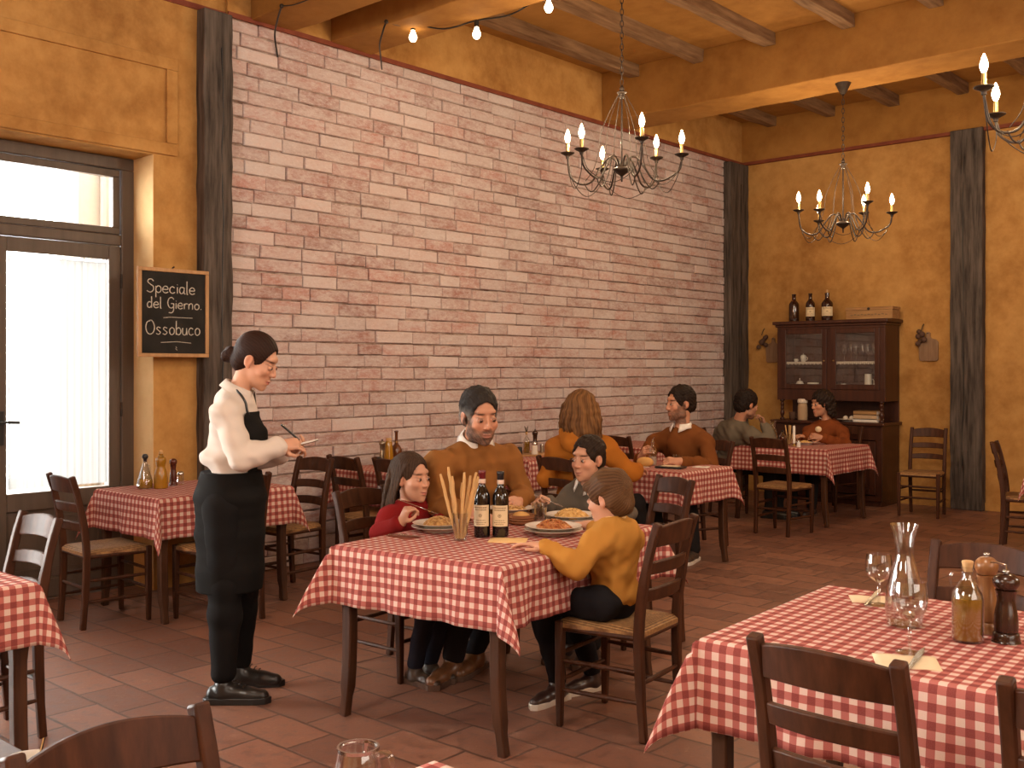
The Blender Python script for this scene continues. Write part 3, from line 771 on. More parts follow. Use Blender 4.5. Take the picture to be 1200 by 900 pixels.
def smooth_mesh(P_, F_, it=1, lam=.5):
    for _ in range(it):
        acc = np.zeros_like(P_); cnt = np.zeros(len(P_))
        for a, b in ((0, 1), (1, 2), (2, 3), (3, 0)):
            np.add.at(acc, F_[:, a], P_[F_[:, b]]); np.add.at(acc, F_[:, b], P_[F_[:, a]])
            np.add.at(cnt, F_[:, a], 1); np.add.at(cnt, F_[:, b], 1)
        P_ = P_ + lam * (acc / np.maximum(cnt, 1)[:, None] - P_)
    return P_
def sdf_obj(name, fld, mat, parent, colfn, smooth=1):
    P_, F_ = fld.mesh()
    if smooth: P_ = smooth_mesh(P_, F_, smooth)
    return np_obj(name, P_, F_, mat, parent, colfn)
def np_obj(name, P_, F_, mat, parent, colfn):
    me = bpy.data.meshes.new(name); m, q = len(P_), len(F_)
    off = np.array(parent.location) if parent is not None else np.zeros(3)
    me.vertices.add(m); me.vertices.foreach_set('co', (P_ - off).astype(np.float32).ravel())
    me.loops.add(q * 4); me.loops.foreach_set('vertex_index', F_.astype(np.int32).ravel())
    me.polygons.add(q); me.polygons.foreach_set('loop_start', np.arange(0, q * 4, 4, dtype=np.int32))
    try: me.polygons.foreach_set('loop_total', np.full(q, 4, np.int32))
    except Exception: pass
    me.polygons.foreach_set('use_smooth', np.ones(q, bool)); me.update(calc_edges=True); me.validate()
    me.materials.append(MATS[mat])
    c = np.ones((len(me.vertices), 4), np.float32)
    r = colfn(P_) if callable(colfn) else np.array(colfn)[None, :3]
    c[:, :3] = r
    at = me.attributes.new('Col', 'FLOAT_COLOR', 'POINT'); at.data.foreach_set('color', c.ravel())
    o = bpy.data.objects.new(name, me); link(o, parent); return o
def nzf(P_, f, seed=0):
    """cheap smooth noise from sines, -1..1"""
    r = np.random.RandomState(seed); o = 0
    for i in range(6):
        d = r.normal(size=3); d /= np.linalg.norm(d); o = o + np.sin((P_ @ d) * f * r.uniform(.6, 1.6) + r.uniform(0, 6.28))
    return o / 3.2
def wrinkle(seed, amp, f, stretch=(1, 1, 1), c=(0, 0, 0)):
    r = np.random.RandomState(seed); W_ = []
    for i in range(5):
        d = r.normal(size=3) * np.array(stretch); d /= np.linalg.norm(d); W_.append((d * f * r.uniform(.7, 1.5), r.uniform(0, 6.28)))
    def fn(X, Y, Z):
        o = 0
        for d, p in W_: o = o + np.sin(X * d[0] + Y * d[1] + Z * d[2] + p)
        return o * (amp / 3)
    return fn
# ---------------------------------------------------------------- people
def head_field(f, h, female=False, child=False, beard=False):
    """h = head frame, origin at ear level on the mid line; adult head is .235 tall"""
    f.ell((0, -.018, .042), (.074, .094, .086), h, .02)
    j = .92 if (female or child) else 1.0
    f.ell((0, .030, -.030), (.061 * (1.04 if child else j), .066, .080), h, .025)
    f.ell((0, .058, -.074), (.040 * j, .034, .034), h, .02)            # mouth / jaw mass
    f.ell((0, .076, -.100), (.019 * j, .017, .014), h, .016)           # chin
    for s in (-1, 1):
        f.ell((s * .040, .060, -.020), (.022, .026, .022), h, .016)      # cheek
        if not (female or child): f.ell((s * .050, .012, -.072), (.014, .026, .020), h, .022)
    f.ell((0, .074, .042), (.046, .016, .020), h, .014)                # brow
    for s in (-1, 1):
        f.ell((s * .031, .104, .010), (.019, .020, .013), h, .010, sub=True)
        f.ell((s * .0315, .0815, .0085), (.0158, .0135, .0125), h, .005)
    q = .86 if (female or child) else 1.0
    f.cone((0, .0885, .018), (0, .1075 * (1 if not child else .975), -.020), .0072 * q, .0100 * q, .010, fr=h)
    f.ell((0, .1045, -.0255), (.0115 * q, .0105, .0085), h, .006)
    for s in (-1, 1): f.ell((s * .0125 * q, .097, -.027), (.008, .010, .007), h, .005)
    f.ell((0, .0935, -.058), (.022 * j, .010, .0062), h, .004)           # upper lip
    f.ell((0, .0915, -.069), (.019 * j, .010, .0068), h, .004)           # lower lip
    f.cone((-.024, .090, -.0590), (0, .1035, -.0640), .0022, .0026, .003, sub=True, fr=h); f.cone((.024, .090, -.0590), (0, .1035, -.0640), .0022, .0026, .003, sub=True, fr=h)
    for s in (-1, 1):                                                   # ears
        f.ell((s * .076, -.010, .002), (.010, .020, .031), h, .006); f.ell((s * .071, -.002, -.024), (.008, .011, .012), h, .006)
        f.ell((s * .086, -.004, .004), (.006, .010, .017), h, .004, sub=True)
def face_col(h, skin, lip=(.42, .12, .09), brow=(.03, .018, .012), brow_on=True, beard=None, blush=.25, beard_amt=.75):
    skin = np.array(skin); A = h.R; o = h.o
    def fn(P_):
        L = ((P_ - o) @ A.T) / h.s; x, y, z = L[:, 0], L[:, 1], L[:, 2]
        c = np.tile(skin, (len(P_), 1)) * (1 + .05 * nzf(P_, 90, 3)[:, None])
        def put(m, col):
            m = np.clip(m, 0, 1)[:, None]; c[:] = c * (1 - m) + np.array(col) * m
        fr = (y > .02)
        put(blush * np.exp(-(((np.abs(x) - .042) / .022)**2 + ((z + .022) / .022)**2)) * fr, skin * np.array((1.05, .62, .55)))
        put(.35 * np.exp(-((x / .014)**2 + ((z + .024) / .014)**2)) * (y > .095), skin * np.array((1.0, .70, .62)))
        put(.4 * (np.abs(x) > .068) * (np.abs(z) < .04), skin * np.array((1.0, .72, .65)))
        if beard is not None:
            low = np.clip((-.030 - z + .25 * np.maximum(0, np.abs(x) - .03)) / .014, 0, 1) * np.clip((z + .150) / .02, 0, 1) * (y > -.015 + .0 * z)
            side = np.clip((np.abs(x) - .052) / .010, 0, 1) * np.clip((.02 - z) / .02, 0, 1) * (y > -.002) * (y < .06) * (z > -.11)
            m = np.maximum(low, side) * (1 - np.exp(-((x / .020)**2 + ((z + .063) / .009)**2)))
            chk = np.exp(-(((np.abs(x) - .038) / .016)**2 + ((z + .038) / .016)**2))
            put(beard_amt * np.clip(m - .75 * chk, 0, 1) * (.8 + .25 * nzf(P_, 700, 5)), beard)
        zl = z + .0638 - .0048 * (x / .022)**2; put((.85 if beard is None else .55) * np.exp(-((x / .022)**4 + (zl / .0088)**4)) * (y > .082), lip); put(.6 * np.exp(-((x / .022)**4 + (zl / .0018)**2)) * (y > .08), np.array(lip) * .35)
        if brow_on:
            bz = .0325 - .10 * np.maximum(0, np.abs(x) - .036) + .002
            put(.88 * np.exp(-(((np.abs(x) - .032) / .019)**4 + ((z - bz) / .0048)**4)) * (y > .05), brow)
        put(.55 * np.exp(-(((np.abs(x) - .0315) / .016)**4 + ((z - .0165) / .0035)**2)) * (y > .06), brow)
        return c
    return fn
def eyes(h, parent, gaze=(0, 1, -.1), open_=1.0, iris=(.06, .03, .015)):
    for s in (-1, 1):
        c = h.w((s * .0315, .0868, .0078)); r = .0105 * h.s
        mb = MB().ball((0, 0, 0), 1, 20, 14); P_ = np.array(mb.v); g = np.array(gaze, float); g /= np.linalg.norm(g)
        gw = g @ h.R; d = P_ @ gw
        F_ = [f if len(f) == 4 else (f[0], f[1], f[2], f[2]) for f in mb.f]
        me = bpy.data.meshes.new('eye'); me.from_pydata([tuple(V(c) + V(p) * r - parent.location) for p in mb.v], [], mb.f)
        me.materials.append(MATS['eyeball']); me.polygons.foreach_set('use_smooth', [True] * len(me.polygons))
        col = np.ones((len(P_), 4), np.float32); col[:, :3] = (.42, .36, .32); col[d > .74, :3] = iris; col[d > .91, :3] = (.008, .006, .005)
        up = P_ @ h.R[2]; col[up > .62 * open_ - .1, :3] = (.22, .10, .065); col[np.abs(up - .62 * open_ + .1) < .10, :3] = (.03, .018, .014)
        at = me.attributes.new('Col', 'FLOAT_COLOR', 'POINT'); at.data.foreach_set('color', col.ravel())
        o = bpy.data.objects.new('eye', me); link(o, parent)
def hand(f, wrist, d, palm, side, s=1.0, curl=(.5, .5, .5, .5), thumb=.4, spread=.12, k=.006, fore=None):
    """d = direction of the fingers, palm = normal out of the palm, side = +1 right hand, -1 left hand"""
    y = V(d).normalized(); z = V(palm).normalized(); x = y.cross(z).normalized() ; z = x.cross(y).normalized()
    # with the palm facing us (z) and fingers up (y): thumb of the right hand is to our left... x is our right
    th = -x * side
    w = V(wrist)
    cen = lambda a, b, c=0: w + (x * a + y * b + z * c) * s
    f.cone(w - y * .02 * s, cen(0, .022), .026 * s, .027 * s, .012)
    for t in (-.028, -.010, .009, .027): f.cone(cen(t * .55, .012), cen(t, .082), .0145 * s, .0115 * s, .010)
    f.ell((0, 0, 0), (.036, .040, .0145), Fr(cen(0, .050), x, y, z, s), .01)
    lens = ((.034, .021, .018), (.042, .026, .020), (.045, .028, .021), (.040, .025, .020))
    for i in range(4):
        q = (-.031, -.0105, .0105, .030)[i]; li = (3, 2, 1, 0)[i] if False else i
        # i counts from the little finger side to the index side along th
        idx = i; base = w + (th * q + y * .084) * s
        L = lens[idx] if idx else lens[0]
        dirn = (y + th * (q / .03 * spread)).normalized(); c = curl[idx]; p = base; a = 0
        for j, (l, r0, r1) in enumerate(zip(L, (.0088, .0080, .0072), (.0082, .0074, .0060))):
            a += c * (1.0, 1.15, .75)[j]
            v = dirn * cos(a) + z * sin(a); p2 = p + v * l * s
            f.cone(p, p2, (r0 - (.0012 if idx == 0 else 0)) * s, (r1 - (.0010 if idx == 0 else 0)) * s, .003); p = p2
    b = w + (th * .020 + y * .022 + z * .006) * s; m1 = b + (th * .024 + y * .022 + z * .012 * (1 + thumb)) * s
    m2 = m1 + (th * (.016 - .022 * thumb) + y * .024 + z * .020 * thumb) * s; m3 = m2 + (th * (.006 - .026 * thumb) + y * .020 + z * .012 * thumb) * s
    f.cone(b, m1, .0135 * s, .0110 * s, .008); f.cone(m1, m2, .0105 * s, .0092 * s, .004); f.cone(m2, m3, .0092 * s, .0070 * s, .003)
def bounds(pts, m):
    a = np.array([list(p) for p in pts]); return a.min(0) - m, a.max(0) + m
def torso(f, T, w=1.0, inf=0.0, k=.05, breast=0.0):
    """T: dict with neck, sl, sr, pelvis (world); inf = inflation"""
    n, a, b, p = (np.array(T[q]) for q in ('neck', 'sl', 'sr', 'pelvis'))
    mid = (a + b) / 2; x = b - a; hw = np.linalg.norm(x) / 2; x /= 2 * hw; up = n - p; H_ = np.linalg.norm(up); up /= H_
    fw = np.cross(up, x); fw /= np.linalg.norm(fw); x = np.cross(fw, up)
    fr = Fr(p, x, fw, up, 1.0); L = H_
    bend = T.get('bend', 0.0)
    dn = up * .028; a = a - dn; b = b - dn
    f.cone(a, b, .052 * w + inf, None, k * .6)
    f.ell((0, -.012 - bend * .5, L * .70), (hw * .86 + inf, .100 * w + inf, L * .30 + inf), fr, k)
    f.ell((0, .020, L * .62), (hw * .78 + inf, .095 * w + inf, L * .22 + inf), fr, k)
    if breast:
        for s in (-1, 1): f.ell((s * hw * .45, .085 * w, L * .58), (.055 + inf, .045 * breast + inf, .055 + inf), fr, .04)
    f.ell((0, -bend * .4, L * .34), (hw * .72 + inf, .095 * w + inf, L * .26 + inf), fr, k)
    f.ell((0, 0, L * .04), (hw * .80 + inf, .108 * w + inf, L * .20 + inf), fr, k)
    f.cone(n - up * .06, mid * .5 + n * .5 - up * .01, .065 * w + inf, .06 * w + inf, k)
    for s_, q in ((a, -1), (b, 1)): f.cone(n - up * .025, s_, .040 * w + inf, .050 * w + inf, k * .8)
    return fr
def arm(f, sh, el, wr, s=1.0, inf=0.0, k=.02, cut=0.0, cuff=0.0):
    sh, el, wr = map(V, (sh, el, wr)); e = wr.lerp(el, cut); sh = sh - V((0, 0, .026))
    f.cone(sh, el, .050 * s + inf, .040 * s + inf, k); f.cone(el, el.lerp(e, .35), .040 * s + inf, .040 * s + inf, k)
    f.cone(el.lerp(e, .35), e, .040 * s + inf, (.030 if cut == 0 else .032) * s + inf, k)
    if cuff: f.cone(e.lerp(el, .10), e, .033 * s + inf + cuff, .031 * s + inf + cuff, .006)
def leg(f, hip, kn, an, s=1.0, inf=0.0, k=.03):
    f.cone(hip, kn, .084 * s + inf, .057 * s + inf, k); hip, kn, an = map(V, (hip, kn, an))
    q = kn.lerp(an, .3); f.cone(kn, q, .057 * s + inf, .058 * s + inf, k); f.cone(q, an, .058 * s + inf, .040 * s + inf, k)
def neck(f, h, base, r=.050, k=.02):
    f.cone(h.w((0, -.025, -.045)), base, r * h.s * .98, r * h.s * 1.08, k); 
def collar(h_, base, up, fwd, r, hgt, parent, col, point=.03, name='collar', gap=22):
    """turned-down shirt collar around a neck: base centre, axis up"""
    up = V(up).normalized(); fw = V(fwd); fw = (fw - up * fw.dot(up)).normalized(); x = fw.cross(up).normalized(); b = V(base)
    rows = []; n = 40
    for i in range(n + 1):
        an = radians(gap + (360 - 2 * gap) * i / n); d = fw * cos(an) + x * sin(an)
        e = max(0, 1 - min(i, n - i) / 5.0); rr = r * (1 + .05 * cos(an))
        tilt = .012 * cos(an)
        p = [b + d * (rr * .90) + up * (.002 - tilt), b + d * (rr * .93) + up * (hgt - tilt), b + d * (rr * 1.02) + up * (hgt * .98 - tilt),
             b + d * (rr * 1.22 + .006) + up * (hgt * .12 - tilt - point * e) + fw * (.010 * e)]
        rows.append(p)
    mb = MB(); 
    for p in rows: mb.v += [tuple(q - parent.location) for q in p]
    for i in range(n):
        for j in range(3): mb.f.append((i * 4 + j, i * 4 + j + 1, i * 4 + j + 5, i * 4 + j + 4))
    o = mb.build(name, col, parent, auto=60); s = o.modifiers.new('t', 'SOLIDIFY'); s.thickness = .003; s.offset = 0; return o
def hair_cap(f, h, thick=.013, back=.0, line=.0, fringe=0.0, side=.0):
    f.ell((0, -.020, .046), (.074 + thick, .094 + thick, .086 + thick), h, .01)
    f.ell((0, -.058, -.012 - back * .3), (.062 + thick * .6, .050 + thick, .052 + back), h, .02)
    # open the face, the ears and the neck
    f.ell((0, .098, -.030 + line), (.066 + side, .085, .092), h, .008, sub=True)
    f.ell((0, .060, -.085), (.10, .085, .075), h, .01, sub=True)
    for s in (-1, 1): f.ell((s * .088, .004, -.012), (.030, .026, .038), h, .006, sub=True)
def hair_cols(c1, c2, h, n=60, seed=1, fall=False):
    c1, c2 = np.array(c1), np.array(c2)
    def fn(P_):
        L = ((P_ - h.o) @ h.R.T) / h.s
        an = np.arctan2(L[:, 0], (L[:, 2] + .25 * L[:, 1]) if not fall else -(L[:, 1] - .01)); t = .5 + .30 * np.sin(an * n + 4 * nzf(P_, 30, seed)) + .22 * np.sin(an * n * 2.7 + 3 * nzf(P_, 50, seed + 2)); t = np.clip(t * .7 + .3 * (.5 + .5 * nzf(P_, 25, seed + 1)), 0, 1)[:, None]
        return c1 * (1 - t) + c2 * t
    return fn
def rough_hair(amp=.003, f=150, seed=3):
    return wrinkle(seed, amp, f)
def strands(h, n=46, amp=.0022, fall=False):
    def fn(X, Y, Z):
        q = [((X - h.o[0]) * h.R[i, 0] + (Y - h.o[1]) * h.R[i, 1] + (Z - h.o[2]) * h.R[i, 2]) / h.s for i in range(3)]
        an = np.arctan2(q[0], (q[2] + .25 * q[1]) if not fall else -(q[1] - .01))
        return amp * (.6 * np.sin(an * n + 14 * q[1] + 2 * np.sin(q[2] * 40)) + .5 * np.sin(an * n * 1.9 + 20 * q[2] + 1.5 * np.sin(q[1] * 55)))
    return fn
def fabric_col(c, seed=0, var=.10):
    c = np.array(c[:3])
    return lambda P_: c * (1 + var * nzf(P_, 30, seed)[:, None])
def person(label, base):
    return thing('person', label, 'person', base)
def shoe(f, ankle, toe, s=1.0, k=.014):
    a, t = V(ankle), V(toe); d = (t - a); d.z = 0; d.normalize()
    z0 = .0
    heel = V((a.x, a.y, 0)) - d * .045 * s
    f.cone(a - V((0, 0, .01)), V((a.x, a.y, .050 * s)), .044 * s, .048 * s, k)
    f.cone(heel + V((0, 0, .045 * s)), heel + d * .07 * s + V((0, 0, .045 * s)), .036 * s, .040 * s, k)
    f.cone(heel + d * .05 * s + V((0, 0, .052 * s)), heel + d * .17 * s + V((0, 0, .036 * s)), .042 * s, .036 * s, k)
    f.cone(heel + d * .16 * s + V((0, 0, .036 * s)), heel + d * .225 * s + V((0, 0, .032 * s)), .040 * s, .032 * s, k)
    f.half((0, 0, .006), (0, 0, -1))
SKIN = (.50, .245, .150); SKIN_D = (.44, .205, .120); SKIN_L = (.56, .30, .195)
def tri(T): return frame(T['pelvis'], (0, 1, 0), (0, 0, 1))
# ---------------------------------------------------------------- waitress, standing with pad and pen
def waitress():
    F = 4.85
    root = person('woman waiter in white shirt and long black apron writing on a notepad', D(272, 806, F) * 1.0)
    root.location.z = 0
    h = frame(D(300, 424, F), dirv(1, -.10, -.48), dirv(.46, -.05, .9), 1.0)
    T = dict(neck=D(277, 458, F), sr=D(266, 479, F - .165), sl=D(272, 476, F + .165), pelvis=D(271, 582, F))
    elr, wrr = D(281, 540, F - .20), D(328, 522, F - .10)
    ell_, wrl = D(290, 540, F + .20), D(334, 530, F + .10)
    hipr, knr, anr = D(262, 592, F - .09), D(264, 690, F - .09), D(262, 787, F - .09)
    hipl, knl, anl = D(276, 592, F + .09), D(283, 690, F + .10), D(281, 772, F + .17)
    lo, hi = bounds([T['neck'], T['sr'], T['sl'], T['pelvis'], elr, wrr, ell_, wrl, D(312, 395, F), D(360, 515, F - .1), D(360, 515, F + .1), anr, anl], .13)
    lo[2] = .5
    f = Field(lo, hi, .0036)
    head_field(f, h, True); neck(f, h, D(279, 462, F), .046); torso(f, T, .88, -.004, breast=1.1)
    arm(f, T['sr'], elr, wrr, .86); arm(f, T['sl'], ell_, wrl, .86)
    leg(f, hipr, knr, anr, .9); leg(f, hipl, knl, anl, .9)
    hand(f, wrr, dirv(1, .25, .10), dirv(.15, .8, -.75), 1, .92, (1.05, 1.0, .85, .65), .7)
    hand(f, wrl, dirv(1, -.35, .22), dirv(-.2, -.3, 1), -1, .92, (.75, .65, .55, .5), .5)
    sdf_obj('body', f, 'skin', root, face_col(h, SKIN_L, (.40, .11, .09), (.035, .02, .014)))
    eyes(h, root, (0, 1, -.7), .12)
    # hair drawn back into a bun
    f = Field(h.o - .19, h.o + .19, .0036); hair_cap(f, h, .009, .012, .030)
    f.ell((0, -.122, -.020), (.038, .034, .040), h, .010); f.ell((.008, -.138, -.034), (.030, .026, .030), h, .006); f.ell((-.010, -.140, -.012), (.026, .024, .026), h, .005)
    f.disp(strands(h, 40, .0016)); sdf_obj('hair', f, 'hair', root, hair_cols((.012, .006, .005), (.045, .022, .015), h))
    # shirt
    f = Field(lo - .02, hi + .02, .0052)
    torso(f, T, .90, .012, breast=1.2); arm(f, T['sr'], elr, wrr, .95, .014, cut=.06, cuff=.004); arm(f, T['sl'], ell_, wrl, .95, .014, cut=.06, cuff=.004)
    f.ell((0, -.02, .06), (.135, .112, .06), frame(D(270, 550, F), dirv(1, 0), (0, 0, 1)), .04)
    f.disp(wrinkle(2, .0070, 34, (1, 1, .8))); f.disp(wrinkle(5, .0040, 80, (1, 1, .9)))
    f.half(D(270, 566, F), (0, 0, -1))
    shirt = sdf_obj('shirt', f, 'fabric', root, fabric_col((.62, .55, .49), 1, .03))
    collar(h, D(278.5, 461, F), D(283, 440, F) - D(277, 461, F), dirv(1, -.1, -.2), .072, .040, root, 'white_cotton', .055)
    # apron: bib, neck strap, skirt, waist tie
    f = Field(lo - .03, hi + .03, .0052); f2 = f
    torso(f, T, .90, .0215, breast=1.2); f.disp(wrinkle(2, .0070, 34, (1, 1, .8))); f.disp(wrinkle(5, .0040, 80, (1, 1, .9)))
    d0 = D(270, 500, F)
    f.half(D(0, 482, F), (0, 0, 1))                               # bib top
    bx = dirv(1, 0, .0); f.half(D(296, 520, F), -dirv(1, 0, 0))    # keeps only the front
    f.half(D(0, 556, F), (0, 0, -1))
    sdf_obj('apron_bib', f, 'fabric', root, fabric_col((.0085, .0075, .007), 2))
    m = MB(); Lc = root.location
    from mathutils.bvhtree import BVHTree
    me = shirt.data; bv = BVHTree.FromPolygons([v.co.copy() for v in me.vertices], [tuple(p.vertices) for p in me.polygons])
    raw = spline([D(303, 496, F - .10), D(292, 478, F - .11), D(281, 462, F - .09), D(270, 449, F - .05), D(266, 446, F), D(271, 449, F + .055), D(284, 462, F + .08), D(299, 490, F + .09)], 7); pts = []
    for p in raw:
        q, nn, _, dist = bv.find_nearest(p - Lc); pts.append(q + ((p - Lc) - q).normalized() * .004 if (p - Lc - q).length > .004 else q + nn * .004)
    m.tube(pts, .0060, 6); m.build('apron_strap', 'black_plastic', root)
    lo2, hi2 = bounds([D(235, 545, F), D(320, 700, F), D(270, 600, F - .22), D(270, 600, F + .22)], .06)
    f = Field(lo2, hi2, .0055); fwd = dirv(1, 0)
    fr = frame(D(270, 560, F), fwd, (0, 0, 1))
    for (px, py, a, b) in ((271, 556, .128, .118), (270, 585, .150, .150), (269, 620, .150, .155), (269, 660, .150, .152), (269, 690, .150, .150)):
        pass
    prof = ((271, 552, .145, .135), (270, 583, .165, .165), (269, 625, .152, .160), (269, 665, .155, .152), (268, 692, .158, .146))
    for (a, b) in zip(prof[:-1], prof[1:]):
        for t in (0, .34, .67, 1):
            q = [a[i] * (1 - t) + b[i] * t for i in range(4)]
            f.ell((0, 0, 0), (q[2], q[3], .075), frame(D(q[0], q[1], F), fwd, (0, 0, 1)), .03)
    f.disp(wrinkle(9, .007, 26, (1, 1, .12))); f.half(D(0, 552, F), (0, 0, 1)); f.half(D(268, 690, F), (0, 0, -1))
    sdf_obj('apron_skirt', f, 'fabric', root, fabric_col((.0085, .0075, .007), 3))
    m = MB()
    for q, dx in ((0, 0), (1, -4)):
        m.sweep([D(241 + dx, 557 + q, F - .02 + .03 * q) - Lc, D(236 + dx, 572, F - .03 + .04 * q) - Lc, D(232 + dx, 590 - 6 * q, F - .03 + .04 * q) - Lc], [.012, .020, .024], .003, dirv(0, 1))
    m.build('apron_tie', 'note_paper', root)
    lo3, hi3 = bounds([hipr, hipl, anr, anl, knr, knl], .13)
    f = Field(lo3, hi3, .0055); leg(f, hipr, knr, anr, .92, .020); leg(f, hipl, knl, anl, .92, .020); f.ell((0, 0, 0), (.14, .11, .11), frame(T['pelvis'], fwd, (0, 0, 1)), .04)
    f.disp(wrinkle(4, .003, 40, (1, 1, 1.5))); f.half((0, 0, .065), (0, 0, -1)); sdf_obj('trousers', f, 'fabric', root, fabric_col((.009, .008, .008), 4))
    for an, toe, nm in ((anr, anr + fwd, 0), (anl, anl + fwd - FWD * .1, 1)):
        f = Field(np.array(an) - (.32, .32, .12), np.array(an) + (.32, .32, .06), .0045); shoe(f, V((an.x, an.y, .09)), toe, .98)
        o = sdf_obj('shoe', f, 'leather', root, (.014, .012, .011))
        m = MB(); d = V((fwd.x, fwd.y, 0)).normalized(); b = V((an.x, an.y, 0)) - root.location; sd = V((d.y, -d.x, 0))
        poly = [(-.088, -.030), (-.07, -.042), (.06, -.042), (.145, -.043), (.198, -.032), (.220, 0), (.198, .032), (.145, .043), (.06, .042), (-.07, .042), (-.088, .030)]
        m.prism(poly, 0, .030, lambda p: b + d * p.x + sd * p.y + V((0, 0, p.z))); m.build('sole', 'black_plastic', o, smooth=False, bevel=.003)
        m = MB()
        for q in range(4):
            c = b + d * (.055 + .020 * q) + V((0, 0, .103 - .011 * q)); m.tube([c - sd * .024 + V((0, 0, -.006)), c, c + sd * .024 + V((0, 0, -.006))], .0028, 5)
        m.build('laces', 'iron', o)
    # things she holds
    c = D(352, 520, F - .01); t = thing('notepad', 'small white notepad in the hand of the waitress', 'notepad', c)
    R = Matrix((RIGHT * .97 + UP * .24, dirv(0, 1, .0), UP * .97 - RIGHT * .24)).transposed()
    MB().box((0, 0, 0), (.15, .10, .006), R).build('pages', 'note_paper', t, smooth=False); MB().box(R @ V((0, 0, -.005)), (.152, .102, .004), R).build('cover', 'garlic', t, smooth=False)
    a, b = D(351, 516, F - .06), D(329.5, 497.5, F - .10); p = thing('pen', 'black pen in the right hand of the waitress', 'pen', a)
    MB().tube([V(), (b - a) * .12, b - a], [.0015, .005, .005], 8).build('barrel', 'black_plastic', p)
    MB().tube([(b - a) * .78 + V((0, 0, .006)), (b - a) * .98 + V((0, 0, .006))], .002, 6).build('clip', 'steel', p)
waitress()
# ---------------------------------------------------------------- seated people
def figure(label, base, h, T, arms, hands, legs=None, s=1.0, w=1.0, skin=SKIN, lip=(.40, .13, .10), brow=(.03, .018, .012), beard=None, beard_amt=.85,
           female=False, child=False, top=('jumper', (.3, .1, .02)), inf=.016, hem=.50, wr=(.012, 26), trousers=(.016, .014, .014), shoes=None, gaze=(0, 1, -.2), open_=.7,
           vox=.0042, gvox=.0065, hair=None, neckr=.050, cuffr=.004, blush=.25, shsize=1.0, breast=0.0):
    root = person(label, base)
    pts = [T['neck'], T['sr'], T['sl'], T['pelvis']] + [p for a in arms for p in a[1:4]]
    hp = [h.o + .2 * h.s, h.o - .2 * h.s]
    lo, hi = bounds(pts, .12 * s); hl, hh = bounds(hp, 0); hn = [V(q[1]) + V(q[2]).normalized() * .2 * s for q in hands]
    lo2, hi2 = bounds(hn + pts, .05); lo, hi = np.minimum(np.minimum(lo, hl), lo2), np.maximum(np.maximum(hi, hh), hi2)
    f = Field(lo, hi, vox); head_field(f, h, female, child); neck(f, h, T['neck'], neckr * (.86 if female or child else 1)); torso(f, T, w, -.006)
    for a in arms: arm(f, a[1], a[2], a[3], s * (.9 if female else 1))
    for q in hands: hand(f, q[1], q[2], q[3], q[0], q[4], q[5], q[6])
    sdf_obj('body', f, 'skin', root, face_col(h, skin, lip, brow, beard=beard, blush=blush, beard_amt=beard_amt))
    eyes(h, root, gaze, open_)
    if hair: hair(h, root)
    f = Field(lo - .04, hi + .04, gvox); torso(f, T, w, inf, breast=breast)
    for a in arms: arm(f, a[1], a[2], a[3], s * (.95 if female else 1), inf * .85, cut=a[4], cuff=cuffr)
    f.disp(wrinkle(len(label), wr[0], wr[1], (1, 1, .7))); f.disp(wrinkle(len(label) + 3, wr[0] * .45, wr[1] * 2.6, (1, 1, .7)))
    n = V(T['neck']); up = (V(h.w((0, -.02, -.03))) - n).normalized()
    f.ell((0, 0, 0), (.062 * s, .062 * s, .035 * s), frame(n + up * .035 * s, V(h.R[1]), up), .006, sub=True)
    f.half((0, 0, hem), (0, 0, -1))
    sdf_obj(top[0], f, 'fabric', root, fabric_col(top[1], len(label), .08))
    if legs:
        lp = [p for l in legs for p in l[:3]] + [T['pelvis']]; a, b = bounds(lp, .14)
        f = Field(a, b, .0065)
        for l in legs: leg(f, l[0], l[1], l[2], s * (.9 if child else 1), .012)
        f.ell((0, 0, 0), (.15 * w, .11 * w, .10), frame(T['pelvis'], h.R[1] * (1, 1, 0), (0, 0, 1)), .03); f.disp(wrinkle(len(label) + 9, .005, 45)); f.half((0, 0, .055), (0, 0, -1))
        sdf_obj('trousers', f, 'fabric', root, fabric_col(trousers, 4))
        if shoes:
            for l in legs:
                an = V(l[2]); f = Field(np.array(an) - (.34, .34, .12), np.array(an) + (.34, .34, .10), .0055); q = shoes.get('size', 1)
                shoe(f, V((an.x, an.y, .10 if not shoes.get('boot') else .16)), an + V(l[3]), q, .016); o = sdf_obj('shoe', f, 'leather', root, shoes['col'])
                d = V((l[3][0], l[3][1], 0)).normalized(); sd = V((d.y, -d.x, 0)); c = V((an.x, an.y, 0)) - root.location
                poly = [(-.088, -.030), (-.07, -.042), (.06, -.042), (.145, -.043), (.198, -.032), (.220, 0), (.198, .032), (.145, .043), (.06, .042), (-.07, .042), (-.088, .030)]
                MB().prism([(x * q, y * q) for x, y in poly], 0, .028, lambda p: c + d * p.x + sd * p.y + V((0, 0, p.z))).build('sole', shoes['sole'], o, smooth=False, bevel=.003)
    return root
def short_hair(c1, c2, thick=.012, n=60, amp=.002, line=.0, back=.004, grey=None, fringe=None, side=.0):
    def fn(h, root):
        f = Field(h.o - .17 * h.s, h.o + .17 * h.s, .004); hair_cap(f, h, thick, back, line, side=side)
        if fringe: fringe(f, h)
        f.disp(strands(h, n, amp)); f.disp(wrinkle(n, .0036, 130)); f.disp(wrinkle(n + 1, .0022, 260)); base = hair_cols(c1, c2, h)
        def col(P_):
            c = base(P_)
            if grey is not None:
                L = ((P_ - h.o) @ h.R.T) / h.s; m = np.clip((.055 - L[:, 2]) / .05, 0, 1) * np.clip((np.abs(L[:, 0]) - .045) / .02, 0, 1)
                c = c * (1 - m[:, None] * .8) + np.array(grey) * m[:, None] * .8
            return c
        sdf_obj('hair', f, 'hair', root, col)
    return fn
